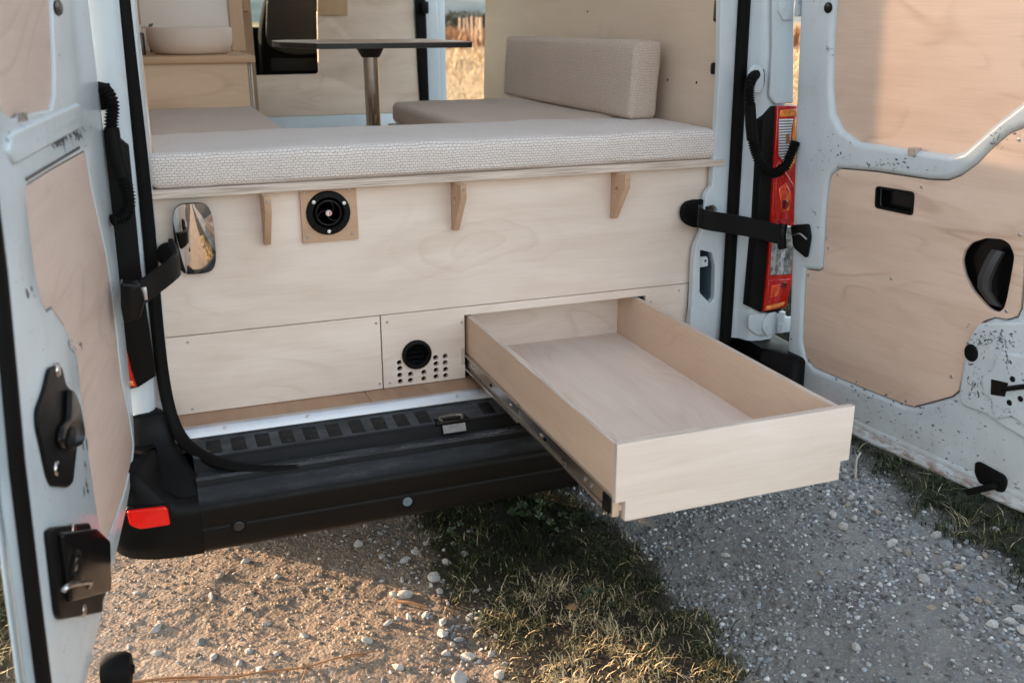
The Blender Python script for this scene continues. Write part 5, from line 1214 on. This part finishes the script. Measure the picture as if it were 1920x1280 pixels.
scatter(46, ((1180, 1900), (950, 1290)), (.006, .014), (5, 3, .6), 'track', lambda x, y, px, py: x < interp(verge, y) - .10 and x > interp(strip_r, y) + .02, .45)
# fine gravel: one mass
def gravel(name, n, x0, x1, y0, y1, dens, rmin, rmax, mat=None):
    x = RNG.uniform(x0, x1, n); y = RNG.uniform(y0, y1, n); keep = RNG.uniform(0, 1, n) < dens(x, y); x, y = x[keep], y[keep]; n = len(x)
    protos = []
    for j in range(6):
        bm = rock(100 + j, 1); protos.append((np.array([v.co[:] for v in bm.verts]), np.array([[v.index for v in f.verts] for f in bm.faces]))); bm.free()
    r = rmin + (rmax - rmin) * RNG.uniform(0, 1, n) ** 2.6; a = RNG.uniform(0, 6.28, n); pick = RNG.integers(0, 6, n); z = ground_h(x, y); tint = RNG.uniform(0, 1, n)
    CO, ID, TT, base = [], [], [], 0
    for j, (pv, pf) in enumerate(protos):
        q = np.where(pick == j)[0]
        c, s = np.cos(a[q])[:, None], np.sin(a[q])[:, None]
        P = np.stack([x[q][:, None] + r[q][:, None] * (pv[None, :, 0] * c - pv[None, :, 1] * s), y[q][:, None] + r[q][:, None] * (pv[None, :, 0] * s + pv[None, :, 1] * c), z[q][:, None] + r[q][:, None] * (pv[None, :, 2] + .12)], -1)
        m_ = len(pv); CO.append(P.reshape(-1, 3)); ID.append((pf[None] + (np.arange(len(q)) * m_)[:, None, None] + base).ravel()); TT.append(np.repeat(tint[q], m_)); base += m_ * len(q)
    o = raw_mesh(name, np.concatenate(CO), 3, np.concatenate(ID), mat or GRAVELM, attr=np.concatenate(TT)); o['kind'] = 'stuff'; return o
GRAVELM = tinted('gravel_chips', [(0, (.08, .075, .07)), (.4, (.18, .17, .16)), (.65, (.33, .33, .325)), (.85, (.30, .33, .36)), (1, (.66, .65, .62))], .9)
dn = lambda x, y: (1 - grass_mask(x, y)) * np.clip(fbm(x, y, 7.0, 11.0, 3) * 1.9 - .40, .10, 1)
gravel('gravel', 62000, .15, 2.0, -1.2, .75, dn, .0013, .0105)
EARTHM = tinted('earth_crumbs', [(0, (.20, .155, .115)), (.5, (.31, .24, .175)), (.85, (.38, .31, .24)), (1, (.58, .53, .47))], .9)
gravel('earth_crumbs', 20000, -1.35, .15, -1.2, .75, dn, .0012, .0075, EARTHM)
gravel('gravel_band', 4200, .4, 2.0, -1.2, .6, lambda x, y: np.exp(-((x - interp(verge, y) + .10) / .13) ** 2), .003, .0105)
gravel('gravel_edge', 2400, -.6, .2, -1.2, .5, lambda x, y: np.exp(-((x - interp(strip_l, y) + .06) / .10) ** 2), .003, .0105)

# twigs, weeds, a leaf and a flower
TWIG = plain('dry_stem', (.26, .13, .06), .8, 0, .3, 40)
def on_g(px, py, h=.004): x, y = gpx(px, py); return Vector((x, y, float(ground_h(np.array([x]), np.array([y]))[0]) + h))
tw = thing('dry_stem', 'long dry brown stem lying across the sunlit earth near the front', 'stem', on_g(480, 1262))
ob('stalk', tube([on_g(*p, .006 + .003 * (i % 2)) for i, p in enumerate(((240, 1285), (330, 1277), (430, 1272), (500, 1266), (570, 1256), (640, 1240), (705, 1224)))], lambda t: .0042 * (1 - .6 * t), 8), TWIG, tw)
ob('side_shoot', tube([on_g(575, 1254), on_g(572, 1268, .01), on_g(566, 1284, .006)], .0018, 6), TWIG, tw)
ob('side_shoot', tube([on_g(640, 1240), on_g(668, 1238, .01), on_g(690, 1232, .006)], .0016, 6), TWIG, tw)
ob('side_shoot', tube([on_g(440, 1272), on_g(360, 1281, .012), on_g(300, 1284, .01)], .0022, 6), TWIG, tw)
t2 = ob('stick', tube([on_g(744, 1130, .008), on_g(770, 1136, .012), on_g(800, 1142, .008)], .004, 8), TWIG); tag(t2, 'short brown stick lying among the pale stones by the grass', 'stick')
t3 = ob('stick', tube([on_g(1612, 862, .02), on_g(1604, 880, .03), on_g(1603, 905, .012)], .0035, 8), plain('bleached_twig', (.34, .30, .25), .8)); tag(t3, 'bleached twig leaning in the verge right of the drawer', 'stick')
WEED = tinted('weed_leaf', [(0, (.02, .035, .012)), (1, (.05, .085, .03))], .6)
def weed(px, py, n, r, label):
    c = on_g(px, py, .0); w_ = thing('weed', label, 'weed', c)
    for k in range(n):
        a = k * 2.4 + random.random(); L = r * random.uniform(.7, 1.1); tip = c + Vector((math.cos(a) * L, math.sin(a) * L, .02 + .035 * random.random()))
        ob('stem', tube([c, c.lerp(tip, .5) + Vector((0, 0, .012)), tip], .0011, 5, sub=3), GRASSM, w_)
        bm = bmesh.new(); rad = r * random.uniform(.28, .42); cv_ = bm.verts.new(tip + Vector((0, 0, -.003))); tilt = Vector((random.uniform(-.5, .5), random.uniform(-.5, .5), 1)).normalized()
        e1 = tilt.cross(Vector((math.cos(a), math.sin(a), 0))).normalized(); e2 = e1.cross(tilt); vs_ = []
        for j in range(15):
            b = math.pi * .12 + j / 14 * math.pi * 1.76; rr_ = rad * (1 - .14 * (j % 3 == 0)); vs_.append(bm.verts.new(tip + (e2 * -math.cos(b) + e1 * math.sin(b)) * rr_ + tilt * .004 * (j % 2)))
        for j in range(14): bm.faces.new((cv_, vs_[j], vs_[j + 1]))
        o = ob('leaf', bm, plain('weed_green', (.035, .055, .02), .55) if 'weed_green' not in MATS else MATS['weed_green'], w_)
weed(985, 985, 6, .055, 'broad leaved weed in the dark grass below the bumper')
weed(1052, 1000, 6, .05, 'broad leaved weed in the grass beside the drawer corner')
weed(870, 1030, 5, .04, 'small low weed at the stony left edge of the grass')
weed(1120, 1150, 5, .045, 'small clover weed near the lit edge of the grass')
fw = thing('wild_flower', 'tiny white wild flower in the grass just under the bumper', 'flower', on_g(1003, 945))
b0_ = on_g(1003, 948, 0); top_ = b0_ + Vector((0, -.01, .05)); ob('stem', tube([b0_, top_], .0009, 5, sub=2), GRASSM, fw)
for k in range(6):
    a = k * 1.05; ob('petal', lathe([(.0001, 0), (.0045, .001), (.0001, .002)], top_ + Vector((math.cos(a) * .007, math.sin(a) * .004, .004 * (k % 3))), 'Z', 8), WHITEB, fw)
lf = bmesh.new(); c = on_g(1068, 1158, .022)
vs_ = [lf.verts.new(c + Vector((math.cos(q) * .02, math.sin(q) * .012, .006 * math.sin(q * 2)))) for q in np.linspace(0, 6.0, 9)]; lf.faces.new(vs_)
tag(ob('dead_leaf', lf, plain('dead_leaf', (.36, .21, .10), .7)), 'curled dead brown leaf caught on the sunlit grass', 'leaf')

# ------------------------------------------------------------------ THE FIELD BEYOND
def polar(d, az): return CAM.x + d * math.sin(R(az)), CAM.y + d * math.cos(R(az))
def sector(n, d0, d1, a0, a1):
    d = np.sqrt(RNG.uniform(d0 ** 2, d1 ** 2, n)); a = np.radians(RNG.uniform(a0, a1, n)); return CAM.x + d * np.sin(a), CAM.y + d * np.cos(a)
DRYM = tinted('dry_meadow', [(0, (.30, .19, .09)), (.5, (.52, .38, .22)), (1, (.68, .54, .36))], .9)
x, y = sector(42000, 11.0, 52, 8, 46); n = len(x); cl = fbm(x, y, .9, 3.0, 3)
k = RNG.uniform(0, 1, n) < np.clip(cl * 2.2 - .6, .05, 1); x, y, cl = x[k], y[k], cl[k]; n = len(x); dd = np.hypot(x - CAM.x, y - CAM.y) / 22; h = RNG.uniform(.06, .34, n) * (cl + .2) * np.clip(dd, .8, 2)
co, tri, tt = blades(x, y, np.zeros(n), h, RNG.uniform(.01, .035, n) * np.clip(dd, .7, 2.2), h * RNG.uniform(.3, 1.1, n), RNG.uniform(0, 6.28, n), np.clip(RNG.beta(2, 2, n) + cl - .5, 0, 1))
raw_mesh('dry_grass', co, 3, tri, DRYM, attr=tt)['kind'] = 'stuff'
VINEM = tinted('vine_wood', [(0, (.10, .05, .025)), (.6, (.24, .12, .06)), (1, (.42, .24, .12))], .9)
x, y = sector(9000, 50, 96, 8, 44); n = len(x); row = np.round((y - x * .4) / 1.7) * 1.7; y = y * .25 + .75 * (row + x * .4); h = RNG.uniform(.5, 1.25, n)
co, tri, tt = blades(x, y, np.zeros(n), h, RNG.uniform(.05, .20, n), h * RNG.uniform(.05, .6, n), RNG.uniform(0, 6.28, n), RNG.beta(1.5, 1.5, n))
raw_mesh('vine_rows', co, 3, tri, VINEM, attr=tt)['kind'] = 'stuff'
POSTM = plain('weathered_post', (.46, .33, .22), .85, 0, .2, 8)
pbm = bmesh.new(); bmesh.ops.create_cone(pbm, segments=8, radius1=.075, radius2=.065, depth=1.0, cap_ends=True); pme = bpy.data.meshes.new('vineyard_post'); pbm.to_mesh(pme); pbm.free(); pme.materials.append(POSTM)
for i, (d, az, hh) in enumerate(((57, 18.50, 1.75), (58, 18.75, 1.7), (56.5, 19.0, 1.7), (66, 17.8, 1.7), (70, 18.25, 1.7), (74, 18.9, 1.7), (80, 18.05, 1.7), (61, 16.4, 1.7), (60, 20.9, 1.7), (66, 22.2, 1.7), (58, 36.8, 1.7), (64, 35, 1.7))):
    o = bpy.data.objects.new('vineyard_post', pme); C.objects.link(o); px_, py_ = polar(d, az); o.location = (px_, py_, hh / 2 - .05); o.scale = (1, 1, hh); o.rotation_euler = (random.uniform(-.04, .04), random.uniform(-.04, .04), 0)
    near_ = i < 3
    o['label'] = ('tallest', 'middle', 'right hand')[i] + ' pale vineyard post of the three standing nearest through the side door' if near_ else 'weathered wooden post standing farther back in the brown vineyard'
    o['category'] = 'post'; o['group'] = 'front vineyard posts' if near_ else 'far vineyard posts'
BUSHM = tinted('grey_green_bush', [(0, (.028, .034, .026)), (.6, (.075, .082, .062)), (1, (.20, .17, .12))], .9)
def bush(d, az, w, h, label, sd, mat=None):
    px_, py_ = polar(d, az); rg = np.random.default_rng(sd); n = 1500
    u = rg.normal(0, 1, (n, 3)); u /= np.linalg.norm(u, axis=1)[:, None]; r_b = rg.uniform(.35, 1, n) ** .5
    x, y, z = px_ + u[:, 0] * r_b * w / 2, py_ + u[:, 1] * r_b * w / 2, np.abs(u[:, 2]) * r_b * h
    z = z * (.75 + .5 * fbm(x, y, .9, sd, 2))
    s = rg.uniform(.12, .3, n) * max(1, w / 4); co, tri, tt = blades(x, y, z, s, s * .6, s * rg.uniform(.3, 1, n), rg.uniform(0, 6.28, n), np.clip(rg.beta(2, 3, n) + z / h * .25, 0, 1))
    t_ = thing('bush', label, 'bush', (px_, py_, 0)); raw_mesh('foliage', co, 3, tri, mat or BUSHM, t_, tt)
    ob('stem', tube([(px_, py_, -.05), (px_ + .1, py_, h * .35), (px_ + .3, py_ + .1, h * .6)], lambda q: .07 * (1 - .6 * q), 7), TWIG, t_)
for i, (d, az, w, h, lb) in enumerate(((118, 17.3, 5.0, 2.3, 'grey green bush at the left of the side door gap beyond the vineyard'), (122, 18.5, 4.6, 2.7, 'grey green bush in the middle of the side door gap beyond the vineyard'), (117, 19.7, 5.2, 2.4, 'dark bush beyond the vineyard hidden mostly by the plywood wall'), (124, 23, 8, 3.2, 'wide dark bush beyond the vineyard right of the others'), (121, 15.0, 7, 2.8, 'dark bush beyond the vineyard left of the others'))):
    bush(d, az, w, h, lb, i + 3)
# far ridge all round to the north and east
HM, nt_, b_n = nodes('far_hill'); tc_ = nt_.nodes.new('ShaderNodeTexCoord')  # teal grey tones put the haze of distance into the hill colour
nt_.links.new(mixc(nt_, ramp(nt_, noise_t(nt_, tc_.outputs['Object'], .02, 5, .6), [(.4, 0), (.65, 1)]), (.10, .14, .15), (.20, .22, .20)), b_n.inputs['Base Color']); b_n.inputs['Roughness'].default_value = 1
rows_ = []
for k in range(121):
    az = -95 + k * 1.6; h = 26 + 22 * mnoise.noise(Vector((k * .11, 2, 0))) + 9 * mnoise.noise(Vector((k * .5, 7, 0)))
    (xa, ya), (xb, yb), (xc, yc) = polar(620, az), polar(780, az), polar(880, az)
    rows_.append([Vector((xa, ya, -3)), Vector((*polar(700, az), h * .45)), Vector((xb, yb, h)), Vector((xc, yc, -3))])
hb = loft(rows_, closed=False); o = ob('hills', hb, HM); o['kind'] = 'structure'
